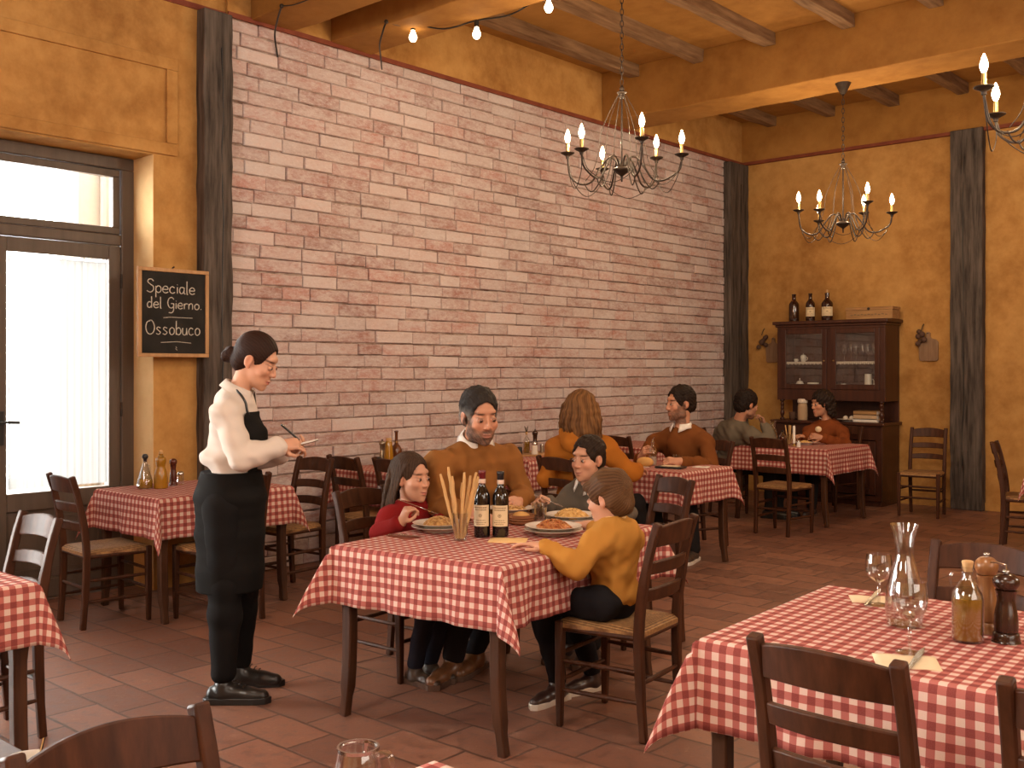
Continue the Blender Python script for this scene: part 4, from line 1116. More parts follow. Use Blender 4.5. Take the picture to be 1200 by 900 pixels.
def relaxed(c=.45): return (c * 1.15, c * 1.05, c, c * .9)
# --- father
h = frame(D(562, 489, 5.50), dirv(.43, -.90, -.20), dirv(.05, -.2, 1), 1.17)
T = dict(neck=D(557, 520, 5.58), sr=D(516, 541, 5.42), sl=D(596, 535, 5.70), pelvis=V((-4.00, 4.06, .56)))
figure('bearded man in tan jumper and white collar looking down beside the girl', V((-4.0, 4.05, 0)), h, T,
       [(1, T['sr'], D(510, 594, 5.36), D(548, 598, 5.20), .04), (-1, T['sl'], D(614, 582, 5.72), D(608, 586, 5.46), .02)],
       [(1, D(548, 598, 5.20), dirv(.9, -.3, -.1), (0, 0, -1), 1.0, relaxed(.4), .3), (-1, D(608, 586, 5.46), dirv(-.3, -.9, -.05), dirv(-.6, .2, -.8), 1.05, (.5, .55, .6, .6), .5)],
       [(V((-3.93, 3.98, .54)), V((-3.62, 3.74, .50)), V((-3.64, 3.62, .12)), (.25, -1, 0)), (V((-3.95, 4.12, .54)), V((-3.60, 3.96, .50)), V((-3.66, 3.80, .12)), (.35, -1, 0))],
       s=1.1, w=1.12, skin=SKIN, beard=(.036, .027, .022), beard_amt=1.0, brow=(.025, .018, .014), top=('jumper', (.235, .096, .026)), inf=.016, trousers=(.016, .015, .018),
       shoes=dict(col=(.16, .070, .030), sole='garlic', size=1.05, boot=True), gaze=(.1, 1, -.45), open_=.28, vox=.0040,
       hair=short_hair((.016, .013, .012), (.032, .026, .022), .010, 70, .0018, line=.028, grey=(.26, .235, .21)))
FATHER = bpy.data.objects['person.001']
collar(h, T['neck'] + V((0, 0, .005)), V(h.w((0, -.02, -.03))) - T['neck'], dirv(.43, -.9, -.1), .078, .046, FATHER, 'white_porcelain', .035, gap=16)
# --- girl
h = frame(D(482, 561, 5.28), dirv(.80, -.60, -.06), (0, 0, 1), .98)
T = dict(neck=D(480, 589, 5.32), sr=D(456, 602, 5.20), sl=D(508, 592, 5.46), pelvis=V((-4.02, 3.60, .52)))
def girl_hair(h, root):
    lo = np.minimum(h.o - .17, np.array(D(445, 612, 5.3)) - .08); hi = np.maximum(h.o + .17, np.array(D(500, 540, 5.3)) + .02)
    f = Field(lo, hi, .004); hair_cap(f, h, .011, .006, .030)
    rnd = random.Random(5)
    for i in range(26):
        t = i / 25; a = -.9 + 1.7 * t
        p0 = h.w((.072 * sin(a) + rnd.uniform(-.01, .01), -.07 - .02 * cos(a), .075 + rnd.uniform(-.02, .02)))
        p1 = h.w((.085 * sin(a), -.115, -.02 + rnd.uniform(-.02, .02))); p2 = h.w((.085 * sin(a) + .01, -.120, -.12)); p3 = h.w((.075 * sin(a) + .015 + rnd.uniform(-.01, .01), -.115 - rnd.uniform(0, .02), -.20 - rnd.uniform(.0, .05)))
        pts = bez(p0, p1, p2, p3, 7); f.chain(pts, [.012, .013, .013, .013, .012, .011, .009, .006], .008)
    for i in range(5):     # front locks falling past the ear
        p0 = h.w((.066, .035 - .01 * i, .085)); p3 = h.w((.082 + .004 * i, -.050 - .014 * i, -.20 - .01 * i))
        pts = bez(p0, h.w((.088, .0 - .012 * i, .04)), h.w((.088, -.035 - .01 * i, -.08)), p3, 7); f.chain(pts, [.006, .007, .007, .007, .006, .006, .005, .003], .004)
    f.disp(strands(h, 52, .0020, True)); sdf_obj('hair', f, 'hair', root, hair_cols((.020, .011, .007), (.085, .050, .032), h, 34, fall=True))
figure('girl in red jumper with long hair holding a fork', V((-4.02, 3.6, 0)), h, T,
       [(1, T['sr'], D(445, 624, 5.12), D(470, 613, 5.02), .10), (-1, T['sl'], D(532, 604, 5.46), D(512, 612, 5.22), .06)],
       [(1, D(470, 613, 5.02), dirv(.38, -.1, .9), dirv(.8, .4, -.3), .86, (1.25, 1.2, 1.1, .9), .8), (-1, D(512, 612, 5.22), dirv(.7, -.6, -.05), (0, 0, -1), .8, relaxed(.3), .3)],
       [(V((-3.96, 3.52, .50)), V((-3.62, 3.46, .48)), V((-3.72, 3.44, .10)), (1, 0, 0)), (V((-3.96, 3.66, .50)), V((-3.62, 3.58, .48)), V((-3.74, 3.56, .10)), (1, 0, 0))],
       s=.80, w=.78, skin=SKIN_L, female=True, child=True, lip=(.44, .15, .12), brow=(.06, .035, .022), top=('jumper', (.20, .012, .012)), inf=.013, hem=.46, gaze=(.1, 1, -.2), open_=.55,
       shoes=dict(col=(.05, .03, .02), sole='garlic', size=.8), hair=girl_hair, vox=.0037, wr=(.006, 34), trousers=(.02, .02, .03))
# --- boy in grey
h = frame(D(689, 539, 5.75), dirv(-.66, -.74, -.06), (0, 0, 1), .98)
T = dict(neck=D(690, 567, 5.80), sr=D(666, 579, 5.88), sl=D(719, 579, 5.68), pelvis=D(694, 640, 5.92) * 1.0)
T['pelvis'].z = .55
figure('boy in dark grey jumper with shirt collar, short dark hair, facing the girl', V((T['pelvis'].x, T['pelvis'].y, 0)), h, T,
       [(1, T['sr'], D(650, 598, 5.74), D(644, 590, 5.50), .06), (-1, T['sl'], D(738, 602, 5.55), D(716, 606, 5.30), .04)],
       [(1, D(644, 590, 5.50), dirv(-.75, -.35, .35), dirv(.3, -.6, -.7), .86, (1.2, 1.1, 1.0, .8), .8), (-1, D(716, 606, 5.30), dirv(-.85, -.3, 0), (0, 0, -1), .82, relaxed(.35), .3)],
       [(T['pelvis'] + V((-.08, -.06, 0)), V((-3.50, 4.32, .48)), V((-3.46, 4.28, .10)), (0, -1, 0)), (T['pelvis'] + V((.09, -.03, 0)), V((-3.32, 4.30, .48)), V((-3.30, 4.30, .10)), (.1, -1, 0))],
       s=.88, w=.84, skin=SKIN_L, child=True, lip=(.42, .17, .13), brow=(.03, .018, .012), top=('jumper', (.105, .086, .066)), inf=.014, hem=.5, gaze=(.15, 1, -.12), open_=.75,
       shoes=dict(col=(.03, .02, .02), sole='garlic', size=.85), vox=.004, blush=.3,
       hair=short_hair((.012, .007, .005), (.035, .021, .014), .012, 60, .0018, line=.028))
collar(h, T['neck'] + V((0, 0, .0)), V(h.w((0, -.02, -.03))) - T['neck'], dirv(-.66, -.74, 0), .060, .034, bpy.data.objects['person.003'], 'note_paper', .03)
# --- boy in yellow, seen from behind
h = frame(D(713, 585, 4.50), dirv(-.82, .53, -.24), dirv(-.1, .05, 1), .93)
T = dict(neck=D(718, 609, 4.50), sl=D(698, 630, 4.40), sr=D(738, 625, 4.64), pelvis=D(722, 700, 4.52))
def bowl_hair(h, root):
    f = Field(h.o - .17, h.o + .17, .0036); hair_cap(f, h, .016, .022, .006)
    f.ell((0, .062, .070), (.066, .046, .036), h, .012)
    for s in (-1, 1): f.ell((s * .066, .030, .030), (.016, .034, .036), h, .01); f.ell((s * .070, -.040, .000), (.016, .030, .040), h, .012)
    f.ell((0, .100, -.012), (.084, .074, .080), h, .006, sub=True)
    f.disp(strands(h, 44, .0016)); f.disp(wrinkle(31, .003, 110)); sdf_obj('hair', f, 'hair', root, hair_cols((.045, .020, .009), (.15, .075, .032), h, 40))
figure('boy in mustard yellow jumper with brown hair, seen from behind on his chair', V((-2.62, 3.66, 0)), h, T,
       [(-1, T['sl'], D(677, 668, 4.30), D(640, 641, 4.35), .03), (1, T['sr'], D(712, 634, 4.86), D(690, 616, 5.02), .30)],
       [(-1, D(640, 641, 4.35), dirv(-.95, .25, .14), dirv(.05, -.15, -1), .84, relaxed(.22), .2), (1, D(690, 616, 5.02), dirv(-.9, .2, .05), (0, 0, -1), .84, relaxed(.35), .25)],
       [(D(706, 708, 4.40), V((-3.00, 3.54, .50)), V((-3.04, 3.70, .10)), (0, -1, 0)), (D(728, 704, 4.62), V((-3.02, 3.74, .50)), V((-3.02, 3.94, .10)), (-.2, -1, 0))],
       s=.84, w=.84, skin=SKIN_L, child=True, top=('jumper', (.43, .20, .040)), inf=.013, hem=.475, gaze=(0, 1, -.2), hair=bowl_hair, vox=.0036, gvox=.0055,
       trousers=(.012, .011, .013), shoes=dict(col=(.045, .022, .018), sole='ceramic', size=.86), wr=(.0075, 32), cuffr=.005)
# ribbed collar of the yellow jumper
m = MB(); b = T['neck'] - bpy.data.objects['person.004'].location
m.lathe([(.052, -.014), (.060, -.012), (.059, .012), (.053, .018)], 30, b + V((0, 0, .004)), None, True); m.build('ribbed_collar', 'napkin', bpy.data.objects['person.004'])
# --- woman in the hoodie
h = frame(D(682, 484, 7.45), dirv(.38, .92, .02), (0, 0, 1), 1.08)
T = dict(neck=D(679, 508, 7.48), sl=D(652, 522, 7.52), sr=D(708, 521, 7.42), pelvis=V((-4.73, 6.02, .56)))
def long_hair(h, root):
    f = Field(h.o - .30, h.o + .22, .0052); hair_cap(f, h, .028, .03, .0)
    rnd = random.Random(8)
    for i in range(44):
        t = i / 43; a = -1.5 + 3.3 * t; rr = .104 + rnd.uniform(-.008, .014)
        L = -.10 - .17 * max(0, t - .25) + rnd.uniform(-.02, .02)
        p0 = h.w((rr * .7 * sin(a), -.03 - rr * .6 * cos(a), .085)); p1 = h.w((rr * 1.12 * sin(a), -.02 - rr * 1.05 * cos(a), .02)); p2 = h.w((rr * 1.15 * sin(a), -.03 - rr * .98 * cos(a), -.08)); p3 = h.w((rr * 1.15 * sin(a) + rnd.uniform(-.012, .02), -.04 - rr * .9 * cos(a), L))
        pts = bez(p0, p1, p2, p3, 6); f.chain(pts, [.019, .021, .021, .020, .018, .014, .008], .010)
    f.disp(strands(h, 34, .0034, True)); f.disp(wrinkle(33, .004, 70)); sdf_obj('hair', f, 'hair', root, hair_cols((.055, .022, .009), (.26, .125, .045), h, 20, fall=True))
figure('woman with long brown hair in an orange hoodie, her back to the viewer', V((-4.73, 6.02, 0)), h, T,
       [(-1, T['sl'], D(640, 560, 7.55), D(672, 552, 7.85), .05), (1, T['sr'], D(738, 553, 7.42), D(745, 551, 7.72), .06)],
       [(1, D(745, 551, 7.72), dirv(.5, .8, .1), dirv(-.3, 0, -1), 1.0, relaxed(.5), .4), (-1, D(672, 552, 7.85), dirv(.6, .8, 0), (0, 0, -1), 1.0, relaxed(.4), .4)],
       [(V((-4.80, 6.10, .52)), V((-4.82, 6.55, .50)), V((-4.82, 6.62, .1)), (0, 1, 0)), (V((-4.62, 6.10, .52)), V((-4.60, 6.55, .50)), V((-4.58, 6.62, .1)), (0, 1, 0))],
       s=1.05, w=1.08, skin=SKIN, female=True, top=('hoodie', (.40, .135, .018)), inf=.030, hem=.50, hair=long_hair, vox=.006, gvox=.0075, wr=(.011, 20), shoes=dict(col=(.04, .03, .02), sole='ceramic', size=1))
r = bpy.data.objects['person.005']; f = Field(np.array(D(675, 510, 7.4)) - .30, np.array(D(675, 510, 7.4)) + .30, .0075)
hf = frame(D(678, 508, 7.44), dirv(.30, .95, 0), (0, 0, 1))
f.ell((0, -.055, -.02), (.135, .070, .070), hf, .03); f.ell((0, -.095, -.060), (.110, .055, .070), hf, .03)
for s in (-1, 1): f.cone((s * .10, -.03, .015), (s * .085, .09, -.02), .038, .028, .03, fr=hf)
f.ell((0, .01, .06), (.085, .085, .075), hf, .02, sub=True); f.cone((-.07, -.165, -.035), (.08, -.150, -.02), .016, .016, .015, sub=True, fr=hf)
f.disp(wrinkle(3, .008, 28)); sdf_obj('hood', f, 'fabric', r, fabric_col((.40, .135, .018), 3))
# --- man in the brown jumper
h = frame(D(797, 474, 8.75), dirv(-.93, -.34, -.06), dirv(-.05, 0, 1), 1.17)
T = dict(neck=D(799, 502, 8.76), sr=D(768, 516, 8.90), sl=D(826, 514, 8.66), pelvis=V((-4.86, 7.72, .56)))
figure('bearded man in brown jumper at the middle table, looking left', V((-4.86, 7.72, 0)), h, T,
       [(1, T['sr'], D(752, 544, 8.76), D(752, 536, 8.45), .05), (-1, T['sl'], D(833, 548, 8.56), D(797, 541, 8.28), .08)],
       [(1, D(752, 536, 8.45), dirv(.1, -.6, .5), dirv(.9, 0, 0), 1.08, (.9, .85, .8, .7), .5), (-1, D(797, 541, 8.28), dirv(-.95, -.1, .12), dirv(-.2, .5, -.8), 1.08, (.7, .7, .65, .55), .5)],
       [(V((-4.95, 7.60, .52)), V((-4.90, 7.15, .50)), V((-4.75, 7.10, .1)), (.2, -1, 0)), (V((-4.75, 7.60, .52)), V((-4.55, 7.18, .50)), V((-4.45, 7.12, .1)), (.3, -1, 0))],
       s=1.12, w=1.14, skin=SKIN, beard=(.045, .027, .019), brow=(.02, .012, .009), top=('jumper', (.155, .052, .014)), inf=.016, gaze=(0, 1, -.1), open_=.5, vox=.0058, gvox=.0075, beard_amt=.85,
       shoes=dict(col=(.06, .04, .03), sole='ceramic', size=1.05), hair=short_hair((.010, .006, .005), (.030, .018, .012), .013, 50, .002, line=.026))
BROWN = bpy.data.objects['person.006']
collar(h, T['neck'] + V((0, 0, .004)), V(h.w((0, -.02, -.03))) - T['neck'], dirv(-.7, -.7, 0), .076, .044, BROWN, 'white_porcelain', .03)
c = D(797, 541, 8.28).lerp(D(833, 548, 8.56), .10) - BROWN.location; ax = (D(833, 548, 8.56) - D(797, 541, 8.28)).normalized()
R = ax.to_track_quat('Z', 'Y').to_matrix()
MB().lathe([(.040, -.012), (.044, -.012), (.044, .012), (.040, .012)], 20, c, R, True).build('watch_strap', 'black_plastic', BROWN)
MB().lathe([(.001, 0), (.021, 0), (.021, .012), (.001, .012)], 20, c + dirv(.0, -.7, .7) * .040, dirv(0, -.7, .7).to_track_quat('Z', 'Y').to_matrix()).build('watch_face', 'steel', BROWN)
# --- man in grey shirt
h = frame(D(875, 475, 10.68), dirv(.88, .40, -.22), dirv(.2, .1, 1), 1.15)
T = dict(neck=D(866, 494, 10.72), sr=D(880, 508, 10.52), sl=D(846, 505, 10.92), pelvis=V((-5.56, 9.66, .57)), bend=.05)
figure('dark-haired man in grey shirt leaning his chin on his hand at the far table', V((-5.56, 9.66, 0)), h, T,
       [(1, T['sr'], D(903, 518, 10.50), D(896, 499, 10.62), .05), (-1, T['sl'], D(872, 522, 11.15), D(900, 517, 11.15), .05)],
       [(1, D(896, 499, 10.62), dirv(-.25, .0, 1), dirv(-.9, .1, 0), 1.0, (.9, .9, .85, .6), .4), (-1, D(900, 517, 11.15), dirv(.9, .1, 0), (0, 0, -1), 1.0, relaxed(.4), .3)],
       [(V((-5.50, 9.58, .53)), V((-5.12, 9.70, .52)), V((-5.15, 9.72, .1)), (1, .2, 0)), (V((-5.55, 9.76, .53)), V((-5.15, 9.92, .52)), V((-5.18, 9.95, .1)), (1, .2, 0))],
       s=1.1, w=1.16, skin=SKIN, beard=(.04, .025, .018), brow=(.02, .012, .009), top=('shirt', (.130, .108, .080)), inf=.018, vox=.0068, gvox=.008, beard_amt=.5, gaze=(0, 1, -.1),
       shoes=dict(col=(.02, .016, .014), sole='black_plastic', size=1.05), hair=short_hair((.009, .006, .005), (.026, .016, .012), .017, 40, .003, back=.012, line=.020))
# --- woman in the cardigan
h = frame(D(963, 474, 11.2), dirv(-.93, -.30, -.10), dirv(-.1, 0, 1), 1.10)
T = dict(neck=D(969, 494, 11.22), sl=D(986, 505, 11.08), sr=D(949, 505, 11.30), pelvis=V((-5.00, 10.72, .57)))
def curly(h, root):
    f = Field(h.o - .26, h.o + .22, .006); hair_cap(f, h, .020, .03, .004); rnd = random.Random(4)
    for i in range(40):
        a = rnd.uniform(-1.9, 1.9); z = rnd.uniform(-.13, .06); f.ell((.082 * sin(a), -.03 - .085 * cos(a), z), .026, h, .006)
    f.ell((0, .10, -.03), (.068, .075, .09), h, .006, sub=True)
    f.disp(wrinkle(6, .006, 150)); sdf_obj('hair', f, 'hair', root, hair_cols((.010, .006, .005), (.035, .022, .016), h, 30))
figure('smiling woman in rust cardigan with dark wavy hair at the far table', V((-5.0, 10.72, 0)), h, T,
       [(-1, T['sl'], D(990, 522, 10.86), D(963, 513, 10.68), .06), (1, T['sr'], D(942, 521, 11.10), D(946, 512, 10.84), .06)],
       [(-1, D(963, 513, 10.68), dirv(-.9, 0, .2), dirv(-.2, .8, -.4), .95, (.7, .7, .6, .5), .6), (1, D(946, 512, 10.84), dirv(-.85, -.1, .15), dirv(0, .2, -1), .95, (.6, .6, .5, .4), .5)],
       [(V((-5.08, 10.62, .53)), V((-5.15, 10.2, .52)), V((-5.12, 10.15, .1)), (0, -1, 0)), (V((-4.90, 10.62, .53)), V((-4.92, 10.2, .52)), V((-4.9, 10.15, .1)), (0, -1, 0))],
       s=1.0, w=1.05, skin=SKIN, female=True, top=('cardigan', (.180, .048, .014)), inf=.024, vox=.0068, gvox=.008, shoes=dict(col=(.03, .02, .02), sole='garlic', size=.95), hair=curly, gaze=(0, 1, -.1))
# ---------------------------------------------------------------- things on the tables
def TPX(px, py, z=TOP): 
    F = FPX * (CAMH - z) / (py - HOR); return D(px, py, F)
def at(p, z=TOP): return V((p[0], p[1], z))
def vessel(prof, t=.003):
    """two-walled glass profile from an outer one (r, z) bottom to top"""
    inner = [(max(r - t, .0005), max(z, prof[0][1] + t * 1.4)) for r, z in prof]
    return prof + inner[::-1]
def sm(prof, n=5): return [(max(p.x, .0004), p.y) for p in [V((r, z, 0)) for r, z in []]] if False else [(max(q.x, .0004), q.z) for q in spline([(r, 0, z) for r, z in prof], n)]
def lathe_obj(name, prof, mat, parent, n=28, c=(0, 0, 0), auto=50): return MB().lathe(prof, n, c).build(name, mat, parent, auto=auto)
def wine_bottle(label, p, h=.30, r=.0365, cap='capsule_red', lab=True, body='wine_bottle', yaw=0.0, dark_label=False):
    t = thing('wine_bottle', label, 'bottle', p, yaw); k = h / .30; q = r / .0365
    prof = [(.0005, .004), (.028 * q, .001), (.035 * q, .004), (.0365 * q, .012), (.0365 * q, .178 * k), (.034 * q, .196 * k), (.024 * q, .216 * k), (.0155 * q, .232 * k), (.0142 * q, .246 * k), (.0142 * q, .285 * k), (.0158 * q, .287 * k), (.0158 * q, .297 * k), (.012 * q, .299 * k)]
    lathe_obj('bottle_body', prof, body, t)
    if cap:
        lathe_obj('capsule', [(.0150 * q, .240 * k), (.0155 * q, .242 * k), (.0155 * q, .284 * k), (.0170 * q, .287 * k), (.0170 * q, .299 * k), (.0150 * q, .3015 * k), (.0005, .3018 * k)], cap, t)
        lathe_obj('neck_band', [(.0158 * q, .244 * k), (.0160 * q, .245 * k), (.0160 * q, .262 * k), (.0158 * q, .263 * k)], 'capsule_band', t)
    if lab:
        m = MB(); n = 14; R_ = .0371 * q
        for i in range(n + 1):
            a = -pi / 2 - 1.15 + 2.3 * i / n
            for z in (.052 * k, .148 * k): m.v.append((R_ * cos(a), R_ * sin(a), z))
        m.f = [(2 * i, 2 * i + 2, 2 * i + 3, 2 * i + 1) for i in range(n)]
        o = m.build('label_paper', 'wine_label' if not dark_label else 'brass', t)
        m = MB(); R2 = R_ + .0004
        def strip(a0, a1, z0, z1):
            nn = 6; b = len(m.v)
            for i in range(nn + 1):
                a = -pi / 2 + a0 + (a1 - a0) * i / nn
                m.v += [(R2 * cos(a), R2 * sin(a), z0 * k), (R2 * cos(a), R2 * sin(a), z1 * k)]
            m.f.extend([(b + 2 * i, b + 2 * i + 2, b + 2 * i + 3, b + 2 * i + 1) for i in range(nn)])
        rnd = random.Random(len(label))
        for z, w_, n_ in ((.134, .8, 4), (.124, .75, 7), (.078, .6, 6), (.068, .75, 9), (.060, .5, 5)):
            a = -w_
            while a < w_:
                l = rnd.uniform(.06, .16); strip(a, min(a + l, w_), z, z + (.005 if z > .12 else .003)); a += l + .05
        for i in range(16):    # round emblem in the middle of the label
            a = 2 * pi * i / 16; strip(.17 * cos(a) - .035, .17 * cos(a) + .035, .101 + .0065 * sin(a) - .0012, .101 + .0065 * sin(a) + .0012)
        strip(-.06, .06, .0985, .1035); m.build('label_print', 'label_ink', o, smooth=False)
    return t
def tumbler(label, p, r=.034, h=.10, name='tumbler', fill=None):
    t = thing(name, label, 'glass', p)
    lathe_obj('bowl', vessel([(.0005, .0), (r * .80, 0), (r * .84, .004), (r * .92, h * .5), (r, h)], .0022), 'glass', t)
    if fill: lathe_obj('drink', [(.0005, .007), (r * .77, .007), (r * .86, h * .5), (.0005, h * .5)], fill, t)
    return t
def wine_glass(label, p, h=.20, r=.045):
    t = thing('wine_glass', label, 'glass', p); k = h / .20; q = r / .045
    lathe_obj('bowl', vessel(sm([(.004, .088 * k), (.018 * q, .096 * k), (.038 * q, .115 * k), (.0455 * q, .140 * k), (.045 * q, .170 * k), (.041 * q, .200 * k)], 4), .0016), 'glass', t)
    lathe_obj('stem', sm([(.0050, .006), (.0042, .02 * k), (.0065, .045 * k), (.0042, .05 * k), (.0062, .062 * k), (.0045, .075 * k), (.006, .088 * k)], 4), 'glass', t, 14)
    lathe_obj('foot', [(.0005, .0005), (.036, .0005), (.037, .002), (.02, .0045), (.006, .008), (.0005, .009)], 'glass', t); return t
def carafe(label, p, h=.30, s=1.0, fill=None):
    t = thing('carafe', label, 'carafe', p); k = h / .30
    pr = [(.0005, .0), (.048, 0), (.056, .006), (.062, .05 * k), (.060, .10 * k), (.045, .16 * k), (.031, .20 * k), (.029, .225 * k), (.034, .265 * k), (.046, .30 * k)]
    lathe_obj('glass_body', [(.0005, 0), (.048 * s, 0)] + vessel(sm([(r * s, z) for r, z in pr[2:]], 4), .0026), 'glass', t)
    if fill: lathe_obj('drink', [(.0005, .005), (.050 * s, .006), (.058 * s, .05 * k), (.0005, .05 * k)], fill, t)
    return t
def mill(label, p, h=.23, r=.028, mat='mill_wood', knob='steel', name='pepper_mill'):
    t = thing(name, label, 'pepper mill', p); k = h
    lathe_obj('mill_body', sm([(.0005, 0), (r * 1.08, 0), (r * 1.10, .03 * k), (r * 1.02, .12 * k), (r * .86, .14 * k), (r * .95, .17 * k), (r * .92, .36 * k), (r * .72, .56 * k), (r * .80, .68 * k), (r * .86, .715 * k), (r * .70, .72 * k)], 3), mat, t)
    lathe_obj('mill_head', sm([(r * .66, .722 * k), (r * .80, .735 * k), (r * 1.02, .80 * k), (r * 1.0, .87 * k), (r * .66, .925 * k), (r * .3, .945 * k), (.0005, .947 * k)], 4), mat, t)
    if knob: lathe_obj('knob', sm([(r * .18, .945 * k), (r * .16, .955 * k), (r * .30, .972 * k), (r * .22, .992 * k), (.0005, 1.0 * k)], 3), knob, t, 14)
    return t
def oil_bottle(label, p, h=.21, r=.040, stop='cork', fill='oil', lv=.55, handle=False, name='oil_bottle', sq=True):
    t = thing(name, label, 'bottle', p); k = h / .21
    pr = [(r * .92, 0), (r, .008), (r, .115 * k), (r * .93, .130 * k), (r * .55, .155 * k), (r * .36, .168 * k), (r * .34, .190 * k), (r * .40, .197 * k)]
    lathe_obj('glass_body', [(.0005, 0)] + vessel(pr, .0028), 'glass', t)
    L = lv * .2 * k; ins = [(.0005, .006), (r * .86, .006), (r * .90, .012), (r * .90, min(L, .115 * k)), (.0005, min(L, .115 * k) + .0005)]
    lathe_obj('oil_fill', ins, fill, t)
    if stop == 'pourer':
        m = MB().tube([(0, 0, .19 * k), (0, 0, .212 * k), (.006, 0, .225 * k), (.018, 0, .236 * k)], [r * .28, r * .22, .003, .0025], 10); m.build('pourer', 'steel', t)
    else: lathe_obj('stopper', sm([(r * .30, .185 * k), (r * .33, .200 * k), (r * .36, .212 * k), (.0005, .214 * k)], 3), stop, t)
    if handle: MB().tube(spline([(-r * .45, 0, .178 * k), (-r * 1.0, 0, .176 * k), (-r * 1.12, 0, .150 * k), (-r * .98, 0, .118 * k)], 5), .0035, 8).build('handle', 'glass', t)
    return t
def shaker(label, p, h=.075, r=.02, mat='glass', lid='steel'):
    t = thing('salt_shaker', label, 'shaker', p)
    lathe_obj('jar', [(.0005, 0)] + ([(r, .0), (r * 1.02, h * .1), (r * .85, h * .72)] if mat != 'glass' else vessel([(r, 0), (r * 1.02, h * .1), (r * .85, h * .72)], .003)), mat, t)
    lathe_obj('lid', sm([(r * .87, h * .72), (r * .90, h * .80), (r * .7, h * .95), (.0005, h)], 3), lid, t); return t
def plate(label, p, r=.13, under=True, name='dinner_plate'):
    t = thing(name, label, 'plate', p)
    lathe_obj('dish', sm([(.0005, .003), (r * .55, .001), (r * .62, .006), (r * .78, .016), (r, .024), (r * 1.0, .027), (r * .78, .020), (r * .62, .010), (r * .5, .0075), (.0005, .0075)], 3), 'ceramic', t, 44); return t
def pasta(label, p, r=.08, h=.035, mat='pasta_tomato', seed=0, n=46):
    rnd = random.Random(seed); m = MB()
    m.lathe(sm([(.0005, .001), (r * .9, .001), (r * .80, h * .35), (r * .45, h * .72), (.0005, h * .82)], 4), 24)
    for i in range(n):
        a = rnd.uniform(0, 6.28); q = r * sqrt(rnd.random()) * .92; z = h * (1 - (q / r)**2) * .8 + .006
        pts = []; an = rnd.uniform(0, 6.28); c = rnd.uniform(.012, .026)
        for k in range(7):
            th = an + k * .55; x, y = q * cos(a) + c * cos(th), q * sin(a) + c * sin(th); rr = min(1, sqrt(x * x + y * y) / r)
            pts.append((x, y, max(.004, h * (1 - rr * rr) * .85 + .004 + rnd.uniform(-.002, .004))))
        m.tube(pts, .0028, 6)
    o = m.build('pasta', mat, None, loc=p); tag(o, label, 'pasta', kind='stuff'); return o
def cutlery(kind, label, a, b):
    a, b = V(a), V(b); d = (b - a); L = d.length; t = thing(kind, label, kind, a); d.normalize(); sd = d.cross(V((0, 0, 1))).normalized(); m = MB(); up = sd.cross(d).normalized()
    if kind == 'knife':
        m.sweep([d * 0 + up * .003, d * L * .45 + up * .003], [.010, .012], .005, sd); m.build('handle', 'steel', t, bevel=.001)
        MB().sweep([d * L * .45 + up * .003, d * L * .8 + up * .003, d * L + up * .003], [.014, .018, .004], .0015, sd).build('blade', 'steel', t, bevel=.0004)
    else:
        m.sweep([V(), d * L * .35, d * L * .72], [.011, .006, .006], .003, sd); m.build('handle', 'steel', t, bevel=.0008)
        m = MB(); m.sweep([d * L * .70, d * L * .76, d * L * .82], [.006, .022, .024], .002, sd)
        for k in range(4): m.sweep([d * L * .81 + sd * (-.0095 + .0063 * k), d * L + sd * (-.0085 + .0057 * k)], [.004, .002], .0018, sd)
        m.build('tines', 'steel', t)
    return t
def napkin(label, p, w, l, rz, mat='paper', fold=True, name='paper_napkin'):
    m = MB(); n = 8; rnd = random.Random(len(label))
    for j in range(n + 1):
        for i in range(n + 1):
            m.v.append((-w / 2 + w * i / n, -l / 2 + l * j / n, .0022 + .0012 * sin(i * 1.3 + j * .7)))
    for j in range(n):
        for i in range(n): k = j * (n + 1) + i; m.f.append((k, k + 1, k + n + 2, k + n + 1))
    o = m.build(name, mat, None, loc=p, rot=(0, 0, rz)); s = o.modifiers.new('t', 'SOLIDIFY'); s.thickness = .003; s.offset = -1
    return tag(o, label, 'napkin')
# --- family table
wine_bottle('wine bottle with red neck foil on the family table, next to the breadsticks', at(TPX(565, 629)), .305, .0375, 'capsule_red', yaw=radians(30))
wine_bottle('wine bottle with black neck foil on the family table, in front of the father', at(TPX(586.5, 629)), .300, .0375, 'capsule_black', yaw=radians(36))
bp = at(TPX(539.5, 633)); tumbler('clear glass holding breadsticks on the family table', bp, .037, .125, 'tumbler')
rnd = random.Random(12)
sticks = [(-.26, .02, .30), (-.15, .10, .325), (-.11, -.06, .285), (.02, .08, .25), (.05, -.05, .30), (.13, .05, .285), (.20, -.02, .305), (.24, .08, .285)]
for i, (a, b, L) in enumerate(sticks):
    d = (RIGHT * a + FWD * b + UP).normalized(); base = bp + V((0, 0, .008)) + (RIGHT * a + FWD * b) * .062
    pts = [V((0, 0, 0)) + d * L * k / 9 + RIGHT * rnd.uniform(-.0018, .0018) for k in range(10)]
    o = MB().tube(pts, [.0055, .0072, .0076, .0078, .0074, .008, .0078, .0076, .0074, .005], 9).build('breadstick', 'crust', None, loc=base)
    tag(o, 'golden breadstick standing in the glass beside the two wine bottles', 'breadstick', 'breadsticks in the glass')
def serving(px_ab, lab, pl, mat, seed, r=.13, pr=.085):
    p = tp(*px_ab); plate('wide white under-plate ' + lab, p, r * 1.04); plate('white pasta plate ' + lab, p + V((0, 0, .0165)), r); pasta(pl, p + V((0, 0, .0255)), pr, .045, mat, seed)
serving((.27, .80), 'before the boy in yellow', 'tomato pasta piled on the plate of the boy in yellow', 'pasta_tomato', 1)
